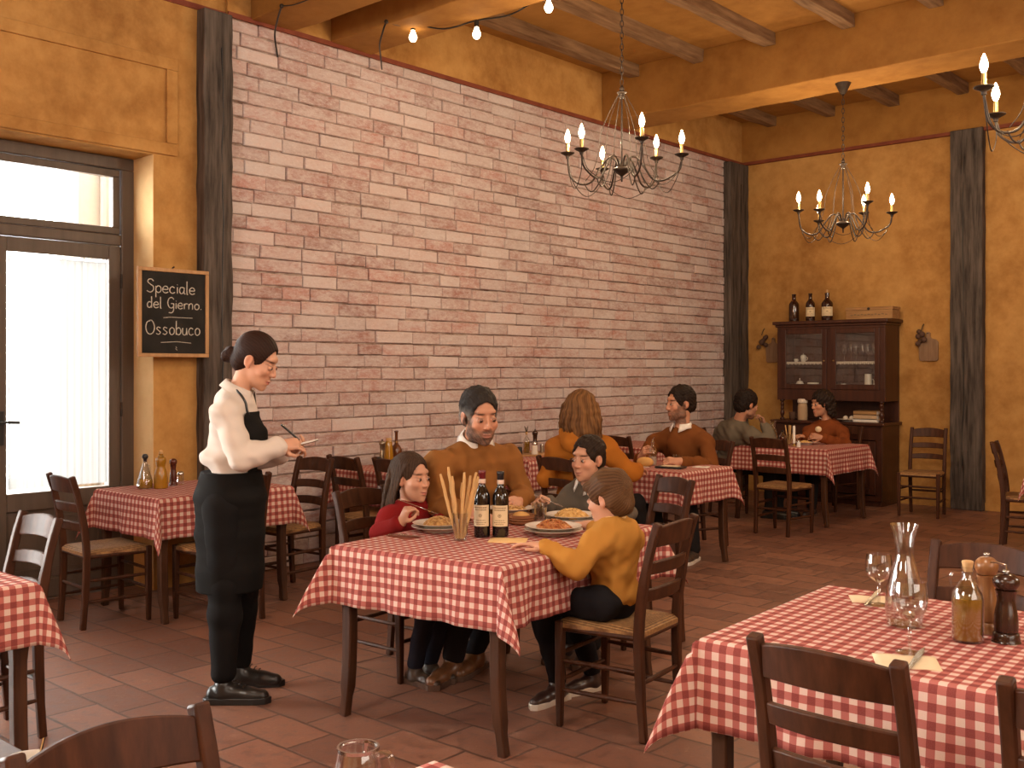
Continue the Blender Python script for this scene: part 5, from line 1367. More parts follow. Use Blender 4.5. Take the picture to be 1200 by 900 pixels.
serving((.40, 1.17), 'before the boy in grey', 'creamy pasta piled on the plate of the boy in grey', 'pasta_cream', 2, .13, .09)
serving((.77, .57), 'before the girl', 'meat sauce pasta on the plate of the girl', 'pasta_meat', 3, .125, .08)
p = tp(.735, 1.12); plate('wide white plate before the father, behind the black-foiled bottle', p + V((0, 0, .03)), .12); 
pasta('pasta on the plate of the father, mostly hidden by the bottle', p + V((0, 0, .039)), .08, .035, 'pasta_meat', 4)
t = thing('side_bowl', 'shallow white bowl under the plate of the father', 'bowl', p); lathe_obj('bowl', sm([(.0005, .002), (.06, .001), (.08, .012), (.09, .030), (.086, .030), (.07, .012), (.0005, .008)], 3), 'ceramic', t)
p = tp(.575, .98); t = thing('bread_basket', 'small brown basket to the right of the wine bottles', 'basket', p)
lathe_obj('basket_wall', sm([(.0005, .002), (.052, .001), (.060, .012), (.066, .045), (.062, .045), (.055, .012), (.0005, .010)], 3), 'basket', t); 
for z in (.012, .024, .036): MB().tube([((.0605 + z * .13) * cos(a), (.0605 + z * .13) * sin(a), z) for a in [2 * pi * k / 26 for k in range(27)]], .004, 6).build('weave_ring', 'basket', t)
o = MB().ball((0, 0, 0), (.05, .038, .026), 16, 10).build('bread_roll', 'bread', None, loc=p + V((0, 0, .036))); tag(o, 'bread roll lying in the small brown basket', 'bread')
tumbler('water tumbler on the family table nearest the fork hand of the boy in grey', tp(.60, 1.17), .034, .085); tumbler('water tumbler on the family table between the basket and the boy in grey', tp(.495, 1.03), .034, .085)
tumbler('small tumbler of red wine on the family table behind the basket', tp(.64, 1.26), .034, .075, fill='dark_bottle')
napkin('tan napkin under the hand of the boy in yellow', tp(.34, .53), .17, .13, TR + .5, 'napkin', name='cloth_napkin')
napkin('dark red napkin on the family table before the girl', tp(.80, .34), .16, .09, TR - .3, 'trim_red', name='cloth_napkin')
cutlery('knife', 'table knife on the dark red napkin before the girl', tp(.86, .31) + V((0, 0, .006)), tp(.68, .36) + V((0, 0, .006)))
cutlery('fork', 'fork in the raised hand of the girl', D(466, 585, 5.02), tp(.80, .60) + V((.0, .0, .075)))
cutlery('fork', 'fork in the hand of the boy in grey', D(626, 580, 5.46), D(660, 594, 5.36))
# --- right foreground table
carafe('large empty clear glass carafe on the right foreground table', at(TPX(1060, 733)), .305, .90)
wine_glass('wine glass at the front place setting of the right foreground table', at(TPX(1066, 765)), .195, .046)
wine_glass('wine glass at the left back of the right foreground table, beyond the carafe', at(TPX(1030, 709)), .168, .042)
napkin('cream paper napkin under the front wine glass on the right foreground table', at(TPX(1062, 776)), .16, .13, radians(28), 'paper')
napkin('cream paper napkin under the back wine glass on the right foreground table', at(TPX(1022, 703)), .14, .11, radians(30), 'paper')
cutlery('knife', 'knife lying on the front napkin of the right foreground table', at(TPX(1060, 793), TOP + .004), at(TPX(1083, 762), TOP + .004))
cutlery('knife', 'knife lying on the back napkin of the right foreground table', at(TPX(1014, 712), TOP + .004), at(TPX(1032, 692), TOP + .004))
oil_bottle('corked glass bottle of golden oil on the right foreground table', at(TPX(1134, 751)), .225, .043, 'cork', handle=True, lv=.62)
mill('tall light brown pepper mill behind the oil bottle', at(TPX(1156, 741)), .235, .032, 'mill_wood')
p = at(TPX(1179, 752)); t = mill('dark pepper mill with steel crank at the right edge of the view', p, .205, .034, 'mill_dark', 'steel')
MB().tube([(0, 0, .205), (0, 0, .216), (-.03, .01, .220), (-.045, .012, .218)], .003, 8).build('crank', 'steel', t)
# --- table at the bottom edge: jug
p = V((-1.405, 1.165, TOP)); t = thing('glass_jug', 'small round glass jug with handle at the bottom edge of the view', 'jug', p)
lathe_obj('glass_body', [(.0005, 0)] + vessel(sm([(.034, 0), (.042, .02), (.044, .06), (.038, .095), (.034, .112)], 4), .003), 'glass', t)
MB().tube(spline([(.034, .01, .105), (.058, .018, .112), (.066, .02, .085), (.044, .014, .045)], 6), .0055, 8).build('handle', 'glass', t); MB().lathe([(.033, .108), (.037, .110), (.037, .116), (.033, .116)], 24, (0, 0, 0), None, True).build('rim', 'steel', t)
MB().tube([(.030, -.01, .112), (.036, -.012, .135)], .004, 8).build('spout_tip', 'steel', t)
# --- table by the door
def LTP(px, x): 
    r = (px - 600) / FPX; F = x / (r * CY - SY); q = D(px, 433, F); return V((q.x, q.y, TOP))
p = LTP(170, -6.25); t = thing('oil_cruet', 'conical glass oil cruet with dark stopper on the table by the door', 'cruet', p)
lathe_obj('glass_body', [(.0005, 0)] + vessel(sm([(.046, 0), (.050, .012), (.047, .05), (.028, .12), (.014, .17), (.016, .185)], 3), .003), 'glass', t); lathe_obj('oil_fill', [(.0005, .006), (.045, .007), (.0455, .05), (.041, .066), (.0005, .066)], 'oil', t)
lathe_obj('stopper', sm([(.010, .175), (.012, .19), (.020, .205), (.014, .222), (.0005, .226)], 3), 'black_plastic', t); MB().tube(spline([(.018, .0, .15), (.05, 0, .155), (.062, 0, .12), (.044, 0, .06)], 5), .004, 8).build('handle', 'glass', t)
p = LTP(188.5, -6.20); t = thing('oil_bottle', 'waisted yellow oil bottle in the middle of the table by the door', 'bottle', p)
lathe_obj('bottle_body', sm([(.0005, 0), (.042, 0), (.044, .02), (.043, .07), (.036, .11), (.026, .14), (.033, .17), (.031, .195), (.014, .205), (.013, .225)], 3), 'oil', t); lathe_obj('stopper', sm([(.012, .22), (.015, .232), (.010, .245), (.0005, .248)], 3), 'cork', t)
lathe_obj('pour_collar', [(.014, .205), (.018, .207), (.018, .213), (.014, .215)], 'brass', t)
mill('reddish brown pepper mill on the table by the door', LTP(203, -6.28), .19, .024, 'mill_red', None); shaker('small clear salt shaker on the table by the door', LTP(211.5, -6.30), .09, .024)
# --- brick wall table left of the father
p = LTP(443, -6.36); o = MB().ball((0, 0, .036), (.045, .04, .036), 14, 9).build('sugar_bowl', 'black_plastic', None, loc=p); tag(o, 'small black bowl on the brick wall table left of the father', 'bowl')
mill('clear mill with dark top on the brick wall table left of the father', LTP(448, -6.46), .20, .026, 'pewter', 'black_plastic', 'pepper_mill'); 
p = LTP(455.5, -6.36); t = thing('oil_bottle', 'yellow bottle on the brick wall table left of the father', 'bottle', p); lathe_obj('bottle_body', sm([(.0005, 0), (.040, 0), (.041, .03), (.034, .12), (.024, .19), (.0005, .195)], 3), 'oil', t); lathe_obj('cap', [(.022, .188), (.024, .19), (.022, .215), (.0005, .217)], 'cork', t)
p = LTP(464.5, -6.40); t = thing('vinegar_bottle', 'brown long-necked bottle on the brick wall table left of the father', 'bottle', p); lathe_obj('bottle_body', sm([(.0005, 0), (.044, 0), (.046, .03), (.045, .11), (.030, .145), (.014, .17), (.0125, .25), (.016, .255), (.016, .268), (.0005, .27)], 3), 'amber_bottle', t)
lathe_obj('collar', [(.014, .17), (.017, .172), (.017, .182), (.014, .184)], 'brass', t)
tumbler('clear tumbler right of the brown bottle on the brick wall table', LTP(473.5, -6.40), .032, .12)
# --- brick wall table between father and hoodie woman
p = LTP(622, -6.12); t = thing('wooden_tray', 'round wooden tray on the table at the brick wall, holding condiments', 'tray', p); lathe_obj('board', [(.0005, 0), (.19, 0), (.195, .006), (.195, .016), (.186, .018), (.183, .010), (.0005, .009)], 'light_wood', t, 40)
TZ = TOP + .0095
def tr_(px, x): q = LTP(px, x); q.z = TZ; return q
shaker('small black shaker on the round wooden tray', tr_(609, -6.12), .075, .026, 'black_plastic', 'black_plastic')
p = tr_(617, -6.20); t = oil_bottle('square oil bottle with herb sprigs on the round wooden tray', p, .19, .032, 'cork', lv=.8)
m = MB()
for k in range(3): m.tube([(0, 0, .17), (-.01 + .01 * k, .0, .21), (-.022 + .018 * k, 0, .245 - .012 * (k % 2))], .0035, 6)
m.build('sprig', 'herb', t)
mill('dark pepper mill at the back of the round wooden tray', tr_(627, -6.24), .21, .026, 'mill_dark', 'black_plastic'); shaker('pale cruet shaker in front of the dark mill on the wooden tray', tr_(626.5, -6.08), .115, .030, 'ceramic', 'steel'); shaker('small grey shaker at the right of the wooden tray', tr_(635, -6.15), .08, .020, 'pewter', 'steel')
# --- middle table
def TX(px, y): 
    r = (px - 600) / FPX; F = y / (r * SY + CY); q = D(px, 433, F); return V((q.x, q.y, TOP))
oil_bottle('glass cruet with steel pourer before the man in the brown jumper', TX(765, 6.98), .20, .034, 'pourer', 'capsule_band', .35, name='oil_cruet'); 
p = TX(786, 6.86); t = thing('bill_tray', 'flat black tray on the middle table near the watch', 'tray', p, .2); MB().box((0, 0, .008), (.22, .13, .016)).build('base', 'black_plastic', t, bevel=.005); MB().box((0, 0, .018), (.14, .08, .003)).build('slip', 'paper', t, smooth=False)
napkin('cream napkin at the right end of the middle table', TX(822, 7.10), .12, .10, .3, 'note_paper'); napkin('folded napkin beside the arm of the hoodie woman', TX(747, 6.80), .17, .13, .8, 'capsule_band')
o = MB().ball((0, 0, .035), (.075, .05, .04), 16, 10).build('bread_roll', 'bread', None, loc=TX(756, 6.86)); tag(o, 'bread roll between the hoodie woman and the glass cruet', 'bread')
tumbler('small tumbler beside the watch of the man in brown', TX(793, 7.16), .03, .08)
# --- far table
carafe('glass carafe before the man in the grey shirt', TX(906, 9.85), .24, .8, 'capsule_band')
oil_bottle('squat jar of red sauce beside the carafe on the far table', TX(917, 9.72), .15, .036, 'black_plastic', 'capsule_red', .7, name='sauce_jar', handle=False)
p = TX(925, 9.80); tumbler('glass of breadsticks on the far table', p, .03, .11)
for k in range(4):
    o = MB().tube([V((0, 0, .006)), V((.012 * (k - 1.5), .01 * (k % 2), .11)), V((.022 * (k - 1.5), .02 * (k % 2), .20))], .006, 7).build('breadstick', 'crust', None, loc=p + V((.008 * (k - 1.5), .006 * (k % 2), 0))); tag(o, 'breadstick in the glass on the far table', 'breadstick', 'breadsticks on the far table')
p = TX(930.5, 9.66); t = thing('candle', 'slim white candle on the far table', 'candle', p); lathe_obj('wax', [(.0005, 0), (.013, 0), (.013, .20), (.006, .206), (.0005, .205)], 'white_porcelain', t, 14); MB().tube([(0, 0, .204), (.001, 0, .218)], .0015, 5).build('wick', 'black_plastic', t); lathe_obj('holder', sm([(.0005, 0), (.032, 0), (.034, .006), (.016, .012), (.0145, .03)], 3), 'brass', t)
shaker('white shaker at the near edge of the far table', TX(936, 9.58), .07, .02, 'white_porcelain', 'steel'); plate('white plate with food near the hands of the cardigan woman', TX(943, 9.95), .12); pasta('yellow pasta on the plate of the cardigan woman', TX(943, 9.95) + V((0, 0, .0085)), .07, .03, 'pasta_cream', 6)
cutlery('fork', 'fork lying on the far table right of the plate', TX(956, 9.82) + V((0, 0, .003)), TX(966, 9.90) + V((0, 0, .003)))
o = MB().ball((0, 0, 0), (.036, .014, .030), 14, 9).build('bread_slice', 'paper', None, loc=D(959, 503, 10.62)); tag(o, 'pale slice of bread in the hands of the cardigan woman', 'bread')
tumbler('clear tumbler on the far table left of the empty chair', TX(893, 9.70), .03, .10)

# --- cup at the very bottom left corner of the view
make_table('dark wooden table below the bottom left corner of the view, carrying a white cup', (-2.24, .46), .92, .90, 0)
t = thing('coffee_cup', 'white cup with a spoon at the bottom left corner of the view', 'cup', V((-1.875, .80, .7525)))
lathe_obj('cup_body', sm([(.0005, 0), (.024, 0), (.036, .02), (.043, .055), (.044, .082), (.041, .082), (.038, .05), (.03, .02), (.0005, .012)], 3), 'white_porcelain', t)
MB().tube(spline([(.042, .01, .072), (.066, .014, .068), (.066, .014, .035), (.038, .01, .028)], 5), .005, 8).build('handle', 'white_porcelain', t); MB().tube([(.01, 0, .03), (-.005, .03, .112)], .0025, 6).build('spoon', 'steel', t)
# ---------------------------------------------------------------- chalkboard
bx = WX_ + .125; b = thing('chalkboard', 'wood-framed chalkboard with handwritten daily special beside the glazed door', 'chalkboard', (bx, 3.772, 1.92))
frame_yz(MB(), -.014, .014, -.268, .268, -.305, .305, .026).build('frame', 'light_wood', b, smooth=False, bevel=.004); MB().b2((-.012, -.243, -.28), (.004, .243, .28)).build('slate', 'slate', b, smooth=False)
MB().tube([(-.02, 0, .31), (.004, 0, .318)], .006, 8).build('nail', 'iron', b); MB().b2((-.11, -.02, .26), (-.010, .02, .30)).build('hanger', 'iron', b, smooth=False)
GL = {  # stroke alphabet on a unit em, x right, y up (x height .5)
 'S': [[(.42, .84), (.30, .97), (.12, .92), (.08, .74), (.24, .58), (.40, .44), (.40, .16), (.22, .0), (.02, .1)]], 'O': [[(.36, .95), (.12, .80), (.04, .45), (.14, .10), (.34, .0), (.54, .16), (.60, .52), (.50, .84), (.36, .95), (.28, .86)]],
 'G': [[(.48, .80), (.34, .96), (.14, .84), (.05, .50), (.14, .14), (.32, .04), (.46, .2), (.46, .42), (.28, .42)], [(.46, .42), (.46, -.12), (.34, -.36), (.12, -.36)]],
 'p': [[(.06, .48), (.06, -.36)], [(.06, .34), (.2, .5), (.36, .4), (.36, .12), (.2, 0), (.06, .12)]], 'e': [[(.05, .26), (.36, .28), (.32, .46), (.18, .5), (.05, .34), (.06, .12), (.2, 0), (.38, .08)]],
 'c': [[(.34, .42), (.2, .5), (.06, .36), (.06, .12), (.2, 0), (.36, .08)]], 'i': [[(.08, .48), (.08, .0)], [(.08, .64), (.09, .67)]], 'a': [[(.34, .46), (.14, .48), (.05, .28), (.1, .04), (.24, .04), (.34, .24)], [(.34, .48), (.34, .06), (.42, 0)]],
 'l': [[(.08, .96), (.08, .04), (.14, 0)]], 'd': [[(.34, .42), (.18, .5), (.05, .3), (.1, .04), (.24, .02), (.34, .2)], [(.34, .96), (.34, 0)]], 'r': [[(.06, .48), (.06, 0)], [(.06, .3), (.16, .46), (.3, .46)]],
 'n': [[(.06, .48), (.06, 0)], [(.06, .32), (.18, .49), (.32, .42), (.33, 0)]], 'o': [[(.2, .5), (.06, .34), (.08, .08), (.22, 0), (.36, .14), (.35, .4), (.2, .5)]], 's': [[(.32, .44), (.16, .5), (.08, .38), (.2, .26), (.32, .14), (.2, 0), (.04, .06)]],
 'b': [[(.06, .96), (.06, .0)], [(.06, .34), (.2, .5), (.36, .38), (.36, .12), (.2, 0), (.06, .1)]], 'u': [[(.06, .48), (.06, .12), (.16, 0), (.3, .08), (.34, .48)], [(.34, .3), (.36, 0)]], '.': [[(.06, .02), (.08, .05)]]}
AD = {'S': .50, 'O': .68, 'G': .56, 'i': .17, 'l': .2, '.': .15, 'r': .33, ' ': .34}
def write(text, y0, z0, size, yend=None):
    tot = sum(AD.get(c, .44) for c in text); sq = (yend - y0) / (tot * size) if yend else 1; m = MB(); x = 0
    for c in text:
        for st in GL.get(c, []):
            pts = spline([(.0060, y0 + (x + px) * size * sq, z0 + py * size) for px, py in st], 4) if len(st) > 2 else [(.0060, y0 + (x + px) * size * sq, z0 + py * size) for px, py in st]
            m.tube(pts, .0036, 5)
        x += AD.get(c, .44)
    o = m.build('chalk_lettering', 'chalk', b, smooth=False); return o
write('Speciale', -.205, .135, .092, .165); write('del Gierno.', -.205, .030, .080, .215); write('Ossobuco', -.215, -.150, .100, .205)
MB().tube([(.006, -.08, -.035), (.006, -.03, -.03), (.006, .14, -.031)], .0022, 5).build('chalk_line', 'chalk', b, smooth=False); MB().tube([(.006, -.10, -.205), (.006, .02, -.198), (.006, .13, -.206)], .0022, 5).build('chalk_line', 'chalk', b, smooth=False)
MB().tube([(.006, .012, -.232), (.006, .02, -.240), (.006, .010, -.246), (.006, .022, -.256)], .0022, 5).build('chalk_flourish', 'chalk', b, smooth=False)
# ---------------------------------------------------------------- chandeliers
def make_chandelier(label, c, top, R=.40, canopy=True, phase=.35):
    t = thing('chandelier', label, 'chandelier', c, phase)
    lathe_obj('hub', sm([(.0005, -.105), (.006, -.100), (.008, -.072), (.014, -.06), (.050, -.035), (.062, -.020), (.058, -.012), (.020, .012), (.012, .03), (.0005, .032)], 3), 'iron', t)
    MB().tube([(0, 0, .0), (0, 0, .50)], .0065, 8).build('stem', 'iron', t)
    lathe_obj('crown', sm([(.008, .48), (.018, .49), (.020, .51), (.034, .52), (.034, .528), (.014, .535), (.018, .55), (.010, .57), (.0005, .575)], 3), 'iron', t)
    # chain of links up to the ceiling
    m = MB(); z = .575; k = 0
    while z < top - c[2] - (.09 if canopy else 0):
        pts = []
        for i in range(13):
            a = 2 * pi * i / 12; q = (.011 * cos(a), 0) if k % 2 == 0 else (0, .011 * cos(a)); pts.append((q[0], q[1], z + .024 + .026 * sin(a)))
        m.tube(pts, .0032, 5, cap=False); z += .041; k += 1
    m.build('chain', 'iron', t)
    if canopy:
        zz = top - c[2]; lathe_obj('canopy', [(.0005, zz - .10), (.018, zz - .10), (.03, zz - .085), (.066, zz - .012), (.070, zz), (.0005, zz)], 'iron', t, auto=30)
    for i in range(6):
        a = 2 * pi * i / 6; d = V((cos(a), sin(a), 0)); rr = R * (1.0 if i % 2 == 0 else .93); hz = .06 if i % 2 == 0 else .115
        P_ = lambda r, z: d * r + V((0, 0, z))
        m = MB(); m.tube(spline([P_(.02, -.01), P_(.05, .055), P_(.10, .065), P_(.16, -.01), P_(.22, -.095), P_(.30, -.105), P_(rr - .02, -.045), P_(rr, hz - .03)], 6), .0070, 8)
        m.tube(spline([P_(.11, .045), P_(.14, -.06), P_(.20, -.155), P_(.24, -.15), P_(.27, -.10)], 6), .0045, 7)
        arm_ = m.build('arm', 'iron', t)
        MB().lathe(sm([(.0005, hz - .034), (.012, hz - .032), (.016, hz - .015), (.046, hz + .002), (.050, hz + .008), (.046, hz + .007), (.016, hz - .002), (.0005, hz - .002)], 3), 24, d * rr).build('drip_plate', 'iron', arm_)
        MB().lathe([(.0005, hz - .002), (.0125, hz - .002), (.0125, hz + .075), (.010, hz + .078), (.0005, hz + .078)], 14, d * rr).build('candle_sleeve', 'brass', arm_)
        MB().lathe(sm([(.0005, hz + .076), (.010, hz + .080), (.0195, hz + .105), (.0200, hz + .122), (.012, hz + .152), (.004, hz + .172), (.0005, hz + .176)], 4), 16, d * rr).build('flame_bulb', 'bulb', arm_)
        # hanging wire and lower swag
        m = MB(); m.tube(spline([P_(.022, .515), P_(.085, .40), P_(.145, .26), P_(.165, .13), P_(.20, .0), P_(.26, -.085)], 6), .0028, 6); m.build('wire', 'iron', t)
        e = V((cos(a + pi / 3), sin(a + pi / 3), 0)); r2 = R * (.93 if i % 2 == 0 else 1.0); A_, B_ = d * rr, e * r2
        mid = (A_ + B_) / 2 * 1.02; m = MB(); m.tube(spline([A_ + V((0, 0, hz - .02)), A_ * .75 + mid * .22 + V((0, 0, -.08)), mid * .96 + V((0, 0, -.165)), B_ * .75 + mid * .22 + V((0, 0, -.08)), B_ + V((0, 0, (.06 if i % 2 else .115) - .02))], 6), .0030, 6)
        m.build('swag', 'iron', t)
    return t
CH = [(V((-4.30, 5.95, 2.955)), CEIL, 'wrought iron chandelier of six bulbs before the brick wall, on a long chain', .42, False, .45),
      (V((-4.07, 9.06, 2.88)), TRIMZ + .012, 'wrought iron chandelier hanging from the far beam near the cabinet', .42, True, .45), 
      (D(1247, 128, 5.15), CEIL, 'wrought iron chandelier cut off by the right edge of the view', .41, False, .62)]
for c, top, lab, R_, can, ph in CH: make_chandelier(lab, c, top, R_, can, ph)
CHAND_LAMPS = [(c.x + R_ * (1 if i % 2 == 0 else .93) * cos(ph + i * pi / 3), c.y + R_ * (1 if i % 2 == 0 else .93) * sin(ph + i * pi / 3), c.z + (.06 if i % 2 == 0 else .115) + .20) for c, _, _, R_, _, ph in CH for i in range(6)]
# ---------------------------------------------------------------- string lights on the beams
B2Y, B1Y, BZ = BEAMS[3][0] - .012, BEAMS[2][0] - .012, TRIMZ + .02
t = thing('string_lights', 'festoon light cord with bare bulbs tied along the near beam', 'string lights', (WX_ + .1, B2Y, BZ))
def rel(p): return V(p) - t.location
hook = V((-5.93, B2Y, BZ + .005)); MB().tube(spline([rel(hook), rel(D(449, 36, 7.88)), rel(D(445, 52, 8.07)), rel(D(446, 66, 8.34)), rel(D(447.5, 81, 8.66))], 6), .007, 7).build('cord_tail', 'black_plastic', t)
bl = [D(484, 28, 7.95), D(558.5, 24, 7.75), D(643, -8, 7.35)]
path = [rel(hook), rel(hook.lerp(bl[0], .5) + V((0, 0, -.02))), rel(bl[0]), rel(bl[0].lerp(bl[1], .5) + V((0, 0, -.05))), rel(bl[1]), rel(bl[1].lerp(bl[2], .5) + V((0, 0, -.05))), rel(bl[2]), rel(bl[2] + (bl[2] - bl[1]) * .9 + V((0, 0, .02)))]
MB().tube(spline(path, 6), .006, 7).build('cord', 'black_plastic', t); MB().ball(rel(hook), .016).build('hook', 'iron', t)
for p in bl:
    q = rel(p); so = MB().lathe([(.0005, .004), (.016, .002), (.019, -.012), (.017, -.050), (.0005, -.052)], 16, q).build('socket', 'black_plastic', t)
    MB().lathe(sm([(.0005, -.048), (.013, -.05), (.018, -.066), (.030, -.095), (.030, -.112), (.018, -.134), (.0005, -.140)], 4), 18, q).build('bulb', 'bulb_small', so)
t = thing('wall_cord', 'loose black cord hanging from the beam to the brick wall beside the timber post', 'cord', (WX_ + .1, B1Y, BZ))
hook = V((WX_ + .50, B1Y + .47, BZ)); hook = D(330, 7, 7.44)
m = MB().tube(spline([rel(hook), rel(D(325, 24, 7.64)), rel(D(322, 42, 7.86)), rel(D(325.5, 67, 7.945))], 6), .007, 7); m.build('cord', 'black_plastic', t); MB().ball(rel(hook), .016).build('hook', 'iron', t)
MB().tube(spline([rel(hook), rel(hook.lerp(D(362, 0, 7.3), .5) + V((0, 0, -.01))), rel(D(375, -6, 7.2))], 5), .004, 6).build('cord_run', 'black_plastic', t)
# ---------------------------------------------------------------- cabinet
CX0, CX1, CYF, CYB = -5.93, -4.62, 11.27, BY - .02
cab = thing('display_cabinet', 'dark wooden display cabinet with two glazed doors against the back wall', 'cabinet', ((CX0 + CX1) / 2, CYF, 0))
def cl(p): return (p[0] - cab.location.x, p[1] - CYF, p[2])
def cbox(m, a, b): return m.b2(cl(a), cl(b))
m = MB(); cbox(m, (CX0, CYF + .04, 0.06), (CX0 + .03, CYB - .02, .90)); cbox(m, (CX1 - .03, CYF + .04, .06), (CX1, CYB - .02, .90)); cbox(m, (CX0 + .03, CYF + .04, .06), (CX1 - .03, CYB - .02, .10)); cbox(m, (CX0 + .02, CYF + .04, 0), (CX1 - .02, CYB, .06)); cbox(m, (CX0, CYF + .015, .74), (CX1, CYF + .04, .90)); cbox(m, (CX0, CYF + .015, .06), (CX1, CYF + .04, .12))
for x in (CX0, CX0 + (CX1 - CX0) / 2 - .035, CX1 - .07): cbox(m, (x, CYF + .015, .12), (x + .07, CYF + .04, .74))
cbox(m, (CX0, CYB - .02, .06), (CX1, CYB, 2.05)); m.build('lower_case', 'cabinet_wood', cab, smooth=False, bevel=.003)
m = MB(); cbox(m, (CX0 - .035, CYF - .02, .90), (CX1 + .035, CYB, .935)); m.build('counter', 'cabinet_wood', cab, smooth=False, bevel=.008)
UY = CYF + .10
def door_panel(x0, x1):
    m = MB(); f = lambda a, b: cbox(m, a, b)
    f((x0, CYF, .13), (x0 + .07, CYF + .022, .73)); f((x1 - .07, CYF, .13), (x1, CYF + .022, .73)); f((x0 + .07, CYF, .13), (x1 - .07, CYF + .022, .20)); f((x0 + .07, CYF, .66), (x1 - .07, CYF + .022, .73)); f((x0 + .07, CYF + .010, .20), (x1 - .07, CYF + .022, .66)); f((x0 + .11, CYF + .004, .25), (x1 - .11, CYF + .012, .61))
    o = m.build('lower_door', 'cabinet_wood', cab, smooth=False, bevel=.004); MB().ball(cl((x1 - .03, CYF - .010, .46)), .013).build('knob', 'brass', o)
xm = (CX0 + CX1) / 2
door_panel(CX0 + .07, xm - .03); door_panel(xm + .03, CX1 - .07)
m = MB(); f = lambda a, b: cbox(m, a, b); UB = UY + .025
f((CX0, UB, 1.17), (CX0 + .03, CYB - .02, 2.05)); f((CX1 - .03, UB, 1.17), (CX1, CYB - .02, 2.05)); f((CX0 + .03, UB, 1.17), (CX1 - .03, CYB - .02, 1.205)); f((CX0 + .03, UB, 2.02), (CX1 - .03, CYB - .02, 2.05))
f((CX0, UY, 1.17), (CX1, UB, 1.30)); f((CX0, UY, 2.0), (CX1, UB, 2.05)); f((CX0, UY, 1.30), (CX0 + .06, UB, 2.0)); f((CX1 - .06, UY, 1.30), (CX1, UB, 2.0)); f((xm - .03, UY, 1.30), (xm + .03, UB, 2.0))
m.build('upper_case', 'cabinet_wood', cab, smooth=False, bevel=.003)
m = MB(); f((CX0 - .02, UY - .02, 2.03), (CX1 + .02, CYB, 2.06)); f((CX0 - .045, UY - .045, 2.06), (CX1 + .045, CYB, 2.10)); m.build('cornice', 'cabinet_wood', cab, smooth=False, bevel=.008)
m = MB(); f((CX0 + .03, UY + .03, 1.60), (CX1 - .03, CYB - .02, 1.62)); sh = m.build('shelf', 'cabinet_wood', cab, smooth=False)
m = MB(); n_ = 52
for i in range(n_):
    x = CX0 + .05 + (CX1 - CX0 - .1) * (i + .5) / n_; m.tube([cl((x, UY + .027, 1.622)), cl((x, UY + .027, 1.594 - .006 * (i % 2)))], [.013, .007], 6)
m.build('lace_edging', 'lace', sh, smooth=False)
for x in (CX0 + .05, CX1 - .05):
    MB().lathe(sm([(.0005, .935), (.026, .937), (.026, .955), (.014, .965), (.022, .99), (.028, 1.02), (.016, 1.05), (.022, 1.07), (.016, 1.09), (.026, 1.12), (.014, 1.145), (.026, 1.155), (.026, 1.17), (.0005, 1.171)], 2), 18, cl((x, UY + .03, 0))).build('turned_column', 'cabinet_wood', cab)
for x0, x1 in ((CX0 + .06, xm - .03), (xm + .03, CX1 - .06)):
    m = MB(); f((x0, UY - .012, 1.30), (x0 + .055, UY + .012, 2.0)); f((x1 - .055, UY - .012, 1.30), (x1, UY + .012, 2.0)); f((x0 + .055, UY - .012, 1.30), (x1 - .055, UY + .012, 1.36)); f((x0 + .055, UY - .012, 1.945), (x1 - .055, UY + .012, 2.0))
    o = m.build('glazed_door', 'cabinet_wood', cab, smooth=False, bevel=.004)
    m = MB(); f((x0 + .05, UY - .001, 1.355), (x1 - .05, UY + .003, 1.95)); m.build('glass', 'pane', o, smooth=False)
    MB().ball(cl((x0 + .028 if x0 > xm else x1 - .028, UY - .018, 1.63)), .011).build('knob', 'brass', o)
# on top of it
wine_bottle('dark wine bottle on the cabinet, leftmost of three, without a bright label', V((-5.79, 11.52, 2.10)), .335, .060, None, False, 'dark_bottle')
wine_bottle('dark wine bottle with tan label on the cabinet, middle of three', V((-5.58, 11.52, 2.10)), .335, .054, None, True, 'dark_bottle', radians(25))
t = wine_bottle('large corked dark wine bottle with tan label on the cabinet, beside the box', V((-5.37, 11.52, 2.10)), .33, .066, None, True, 'dark_bottle', radians(25))
lathe_obj('cork', [(.009, .30), (.012, .33), (.012, .365), (.0005, .367)], 'cork', t, 12)
t = thing('wooden_box', 'long pale wooden box lying on top of the cabinet', 'box', (-4.84, 11.56, 2.10), 0); MB().box((0, 0, .052), (.54, .22, .104)).build('case', 'box_wood', t, smooth=False, bevel=.004); MB().box((0, 0, .122), (.55, .23, .034)).build('lid', 'box_wood', t, smooth=False, bevel=.004)
MB().lathe([(.0005, -.117), (.016, -.117), (.016, -.112), (.0005, -.112)], 14, (0, 0, 0), Matrix.Rotation(radians(-90), 3, 'X') @ Matrix.Rotation(radians(180), 3, 'X')).build('clasp', 'iron', t, loc=(0, -.232, .118))
m = MB()
for k in range(11): m.box((-.2 + .04 * k, -.111, .05 + .006 * (k % 2)), (.026, .004, .012))
m.build('burnt_lettering', 'label_ink', t, smooth=False)
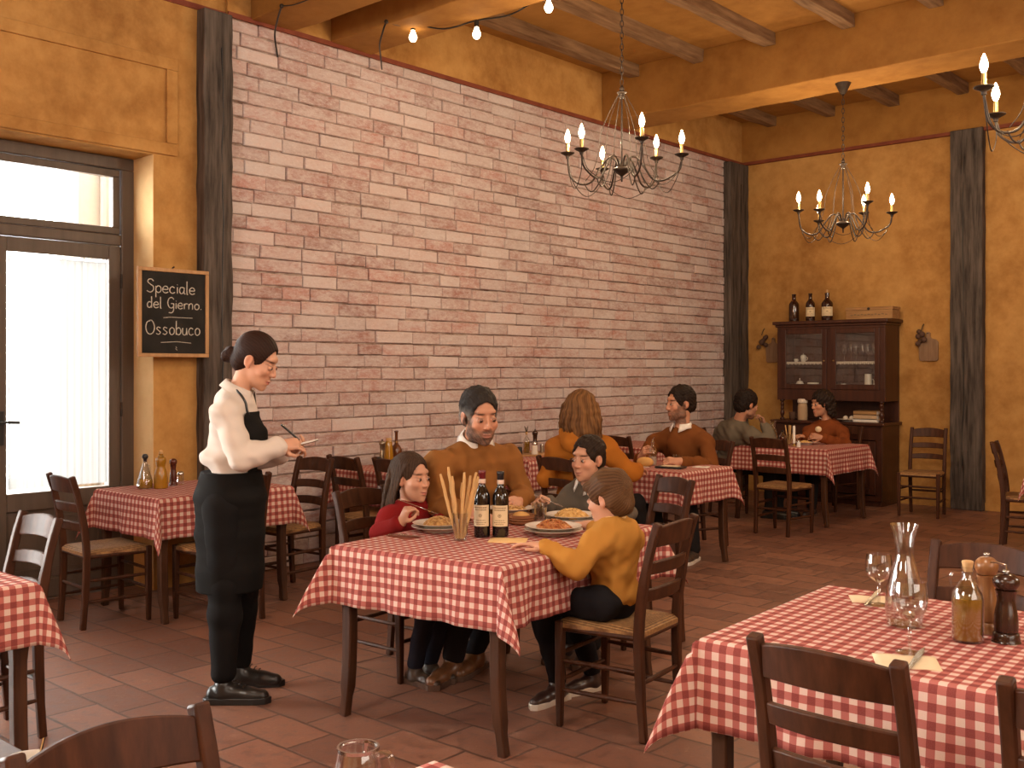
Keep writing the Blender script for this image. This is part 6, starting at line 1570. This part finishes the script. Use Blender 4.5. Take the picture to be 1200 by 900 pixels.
# inside
for i in range(6): 
    p = V((xm + .12 + .07 * i, UY + .14 + .02 * (i % 2), 1.62)); wg = thing('stemmed_glass', 'stemmed glass in the row on the upper right cabinet shelf', 'glass', p, 0, 'glasses in the cabinet')
    lathe_obj('bowl', vessel(sm([(.004, .085), (.022, .10), (.030, .14), (.026, .20)], 3), .0018), 'glass', wg, 16); lathe_obj('stem', [(.0005, 0), (.026, .0), (.024, .003), (.004, .008), (.004, .085), (.0005, .086)], 'glass', wg, 14)
def pot(label, p, r, h, mat='white_porcelain', name='porcelain_cup', handle=True, lid=False):
    t = thing(name, label, 'crockery', p); lathe_obj('body', sm([(.0005, 0), (r * .6, 0), (r * .9, h * .25), (r, h * .7), (r * .95, h), (r * .88, h), (r * .9, h * .7), (.0005, h * .2)], 3), mat, t, 18)
    if handle: MB().tube(spline([(r * .95, 0, h * .8), (r * 1.5, 0, h * .75), (r * 1.45, 0, h * .35), (r * .85, 0, h * .3)], 4), r * .10, 7).build('handle', mat, t)
    if lid: lathe_obj('lid', sm([(r * .9, h), (r * .6, h * 1.2), (r * .1, h * 1.25), (r * .14, h * 1.4), (.0005, h * 1.45)], 3), mat, t, 16)
    return t
pot('white sugar pot on the upper left cabinet shelf', V((CX0 + .26, UY + .15, 1.62)), .034, .07, lid=True); pot('small white cup left on the upper cabinet shelf, before the sugar pot', V((CX0 + .19, UY + .10, 1.62)), .024, .035)
pot('white teapot low in the left half of the cabinet', V((CX0 + .22, UY + .14, 1.21)), .05, .15, lid=True); t = plate('white platter low in the left half of the cabinet', V((CX0 + .38, UY + .16, 1.21)), .10); pot('white bowl on the platter in the left half of the cabinet', V((CX0 + .38, UY + .16, 1.222)), .07, .15, handle=False, name='porcelain_bowl')
pot('white cup low in the right half of the cabinet, beside the centre post', V((xm + .12, UY + .12, 1.21)), .03, .15); pot('tall white jug in the right half of the cabinet', V((CX1 - .25, UY + .14, 1.21)), .042, .26, name='porcelain_jug')
pot('white mug in the right half of the cabinet, right of the tall jug', V((CX1 - .155, UY + .12, 1.21)), .03, .155)
t = thing('framed_picture', 'small dark framed picture leaning in the right half of the cabinet', 'picture', (CX1 - .14, UY + .25, 1.21)); frame_yz(MB(), -.008, .008, -.07, .07, 0, .30, .018).build('frame', 'black_plastic', t, smooth=False, rot=(0, 0, pi / 2)); MB().b2((-.055, -.003, .016), (.055, .003, .285)).build('print', 'garlic', t, smooth=False)
# on its counter
t = thing('storage_jar', 'tall tan jar with pale lid on the cabinet counter, behind the cardigan woman', 'jar', (-5.62, 11.40, .935)); lathe_obj('jar', sm([(.0005, 0), (.05, 0), (.056, .02), (.056, .15), (.05, .18), (.05, .22)], 3), 'book_cloth', t); lathe_obj('lid', sm([(.052, .20), (.058, .205), (.058, .235), (.045, .25), (.0005, .252)], 3), 'lace', t)
pot('white cup on the cabinet counter beside the face of the cardigan woman', V((-5.36, 11.38, .935)), .04, .08); pot('dark cup on the cabinet counter left of the tall tan jar', V((-5.74, 11.38, .935)), .04, .09, 'garlic')
p = V((-5.06, 11.42, .935)); plate('white plate on the cabinet counter, right of the cardigan woman', p, .13)
for k, x in enumerate((-.04, .03)): o = MB().ball((0, 0, .028), .03, 12, 8).build('bread_roll', 'lace', None, loc=p + V((x, .01 * k, .008))); tag(o, 'small pale roll on the plate on the cabinet counter', 'bread', 'rolls on the counter plate')
for k, (w_, d_, h_, m_, lab) in enumerate(((.28, .20, .035, 'white_porcelain', 'white book at the bottom of the stack on the cabinet counter'), (.27, .19, .05, 'book_cloth', 'tan book in the middle of the stack on the cabinet counter'), (.27, .19, .045, 'box_wood', 'brown book on top of the stack on the cabinet counter'))):
    z = .935 + (0, .035, .085)[k]; t = thing('book', lab, 'book', (-4.84, 11.44, z)); MB().box((0, .003, h_ / 2), (w_ - .012, d_ - .012, h_ - .008)).build('pages', 'note_paper', t, smooth=False)
    m = MB(); m.box((0, 0, .002), (w_, d_, .004)).box((0, 0, h_ - .0025), (w_, d_, .004)).box((0, -d_ / 2 + .002, h_ / 2), (w_, .004, h_ - .001)); m.build('cover', m_, t, smooth=False)
# ---------------------------------------------------------------- boards and dried bunches on the back wall
def hung_board(label, x, z, s=1.0):
    t = thing('cutting_board', label, 'cutting board', (x, BY - .018, z))
    poly = [(-.085, -.33), (.095, -.33), (.112, -.31), (.112, -.12), (.09, -.09), (.035, -.075), (.022, -.05), (.024, -.015), (0, .0), (-.024, -.015), (-.022, -.05), (-.035, -.075), (-.09, -.09), (-.108, -.12), (-.100, -.31)]
    MB().prism([(a * s, b * s) for a, b in poly], -.009, .009, lambda p: V((p.x, p.z, p.y))).build('board', 'board_wood', t, smooth=False, bevel=.004)
    MB().tube([(0, .016, -.022 * s), (0, -.02, -.018 * s)], .006, 7).build('nail', 'iron', t)
def bunch(label, x, z, seed):
    t = thing('dried_bunch', label, 'dried garlic', (x, BY - .055, z)); rnd = random.Random(seed); MB().tube([(0, .05, .02), (0, .02, .0), (-.01, .0, -.06)], .006, 6).build('string', 'herb', t)
    for k in range(6): MB().ball((rnd.uniform(-.05, .05), rnd.uniform(-.012, .012), -.07 - .028 * k + rnd.uniform(-.012, .012)), rnd.uniform(.024, .036), 12, 8).build('bulb_head', 'garlic', t)
hung_board('worn wooden cutting board hung on the back wall right of the cabinet', -4.295, 1.955, 1.0); bunch('dried dark bunch hanging in front of the cutting board right of the cabinet', -4.35, 2.02, 1)
hung_board('worn wooden cutting board hung on the back wall between corner post and cabinet', -6.20, 1.93, .95); bunch('dried dark bunch hanging left of the cabinet beside the corner post', -6.33, 2.02, 2)
# ---------------------------------------------------------------- light, camera, view
def area(loc, size, power, col, rot=(0, 0, 0), sizey=None):
    l = bpy.data.lights.new('side_fill', 'AREA'); l.energy = power; l.color = col; l.size = size
    if sizey: l.shape = 'RECTANGLE'; l.size_y = sizey
    o = bpy.data.objects.new('side_fill', l); link(o); o.location = loc; o.rotation_euler = rot; return o
def point(loc, power, col, r=.05):
    l = bpy.data.lights.new('bulb_or_fill_light', 'POINT'); l.energy = power; l.color = col; l.shadow_soft_size = r
    o = bpy.data.objects.new('bulb_or_fill_light', l); link(o); o.location = loc; return o
WARM = (1.0, .91, .80)
for x, y, p in ((1.6, -1.2, 90), (-2.6, -1.4, 285), (1.9, 3.2, 70), (2.0, 7.6, 210)):  # unseen fill lights added to brighten the room and back wall
    point((x, y, 3.3), p, WARM, .5)
point((-1.0, 2.3, 4.25), 130, WARM, .25)  # extra fill above the view, added to light tables and bricks
area((2.9, 1.2, 2.3), 2.4, 80, (1.0, .90, .78), (0, radians(90), 0), 3.4)  # upright unseen fill added at the right, no fixture there
for x, y, z in CHAND_LAMPS: point((x, y, z), 12, (1.0, .74, .46), .015)
w = bpy.data.worlds.new('World'); bpy.context.scene.world = w; w.use_nodes = True
bg = w.node_tree.nodes['Background']; bg.inputs[0].default_value = (1.0, .98, .955, 1); bg.inputs[1].default_value = 24.0
cam = bpy.data.cameras.new('Camera'); cam.lens = FPX / 1200 * 36; cam.sensor_width = 36; cam.shift_y = -(450 - HOR) / 1200
cam.clip_start = .02
co = bpy.data.objects.new('Camera', cam); link(co); co.location = (0, 0, CAMH); co.rotation_euler = (pi / 2, 0, YAW)
sc = bpy.context.scene; sc.camera = co
sc.view_settings.view_transform = 'Standard'; sc.view_settings.look = 'None'; sc.view_settings.gamma = 1; sc.view_settings.exposure = .28; sc.view_settings.use_curve_mapping = False
sc.cycles.max_bounces = 8; sc.cycles.transmission_bounces = 8; sc.cycles.caustics_reflective = False; sc.cycles.caustics_refractive = False
sc.cycles.sample_clamp_indirect = 4
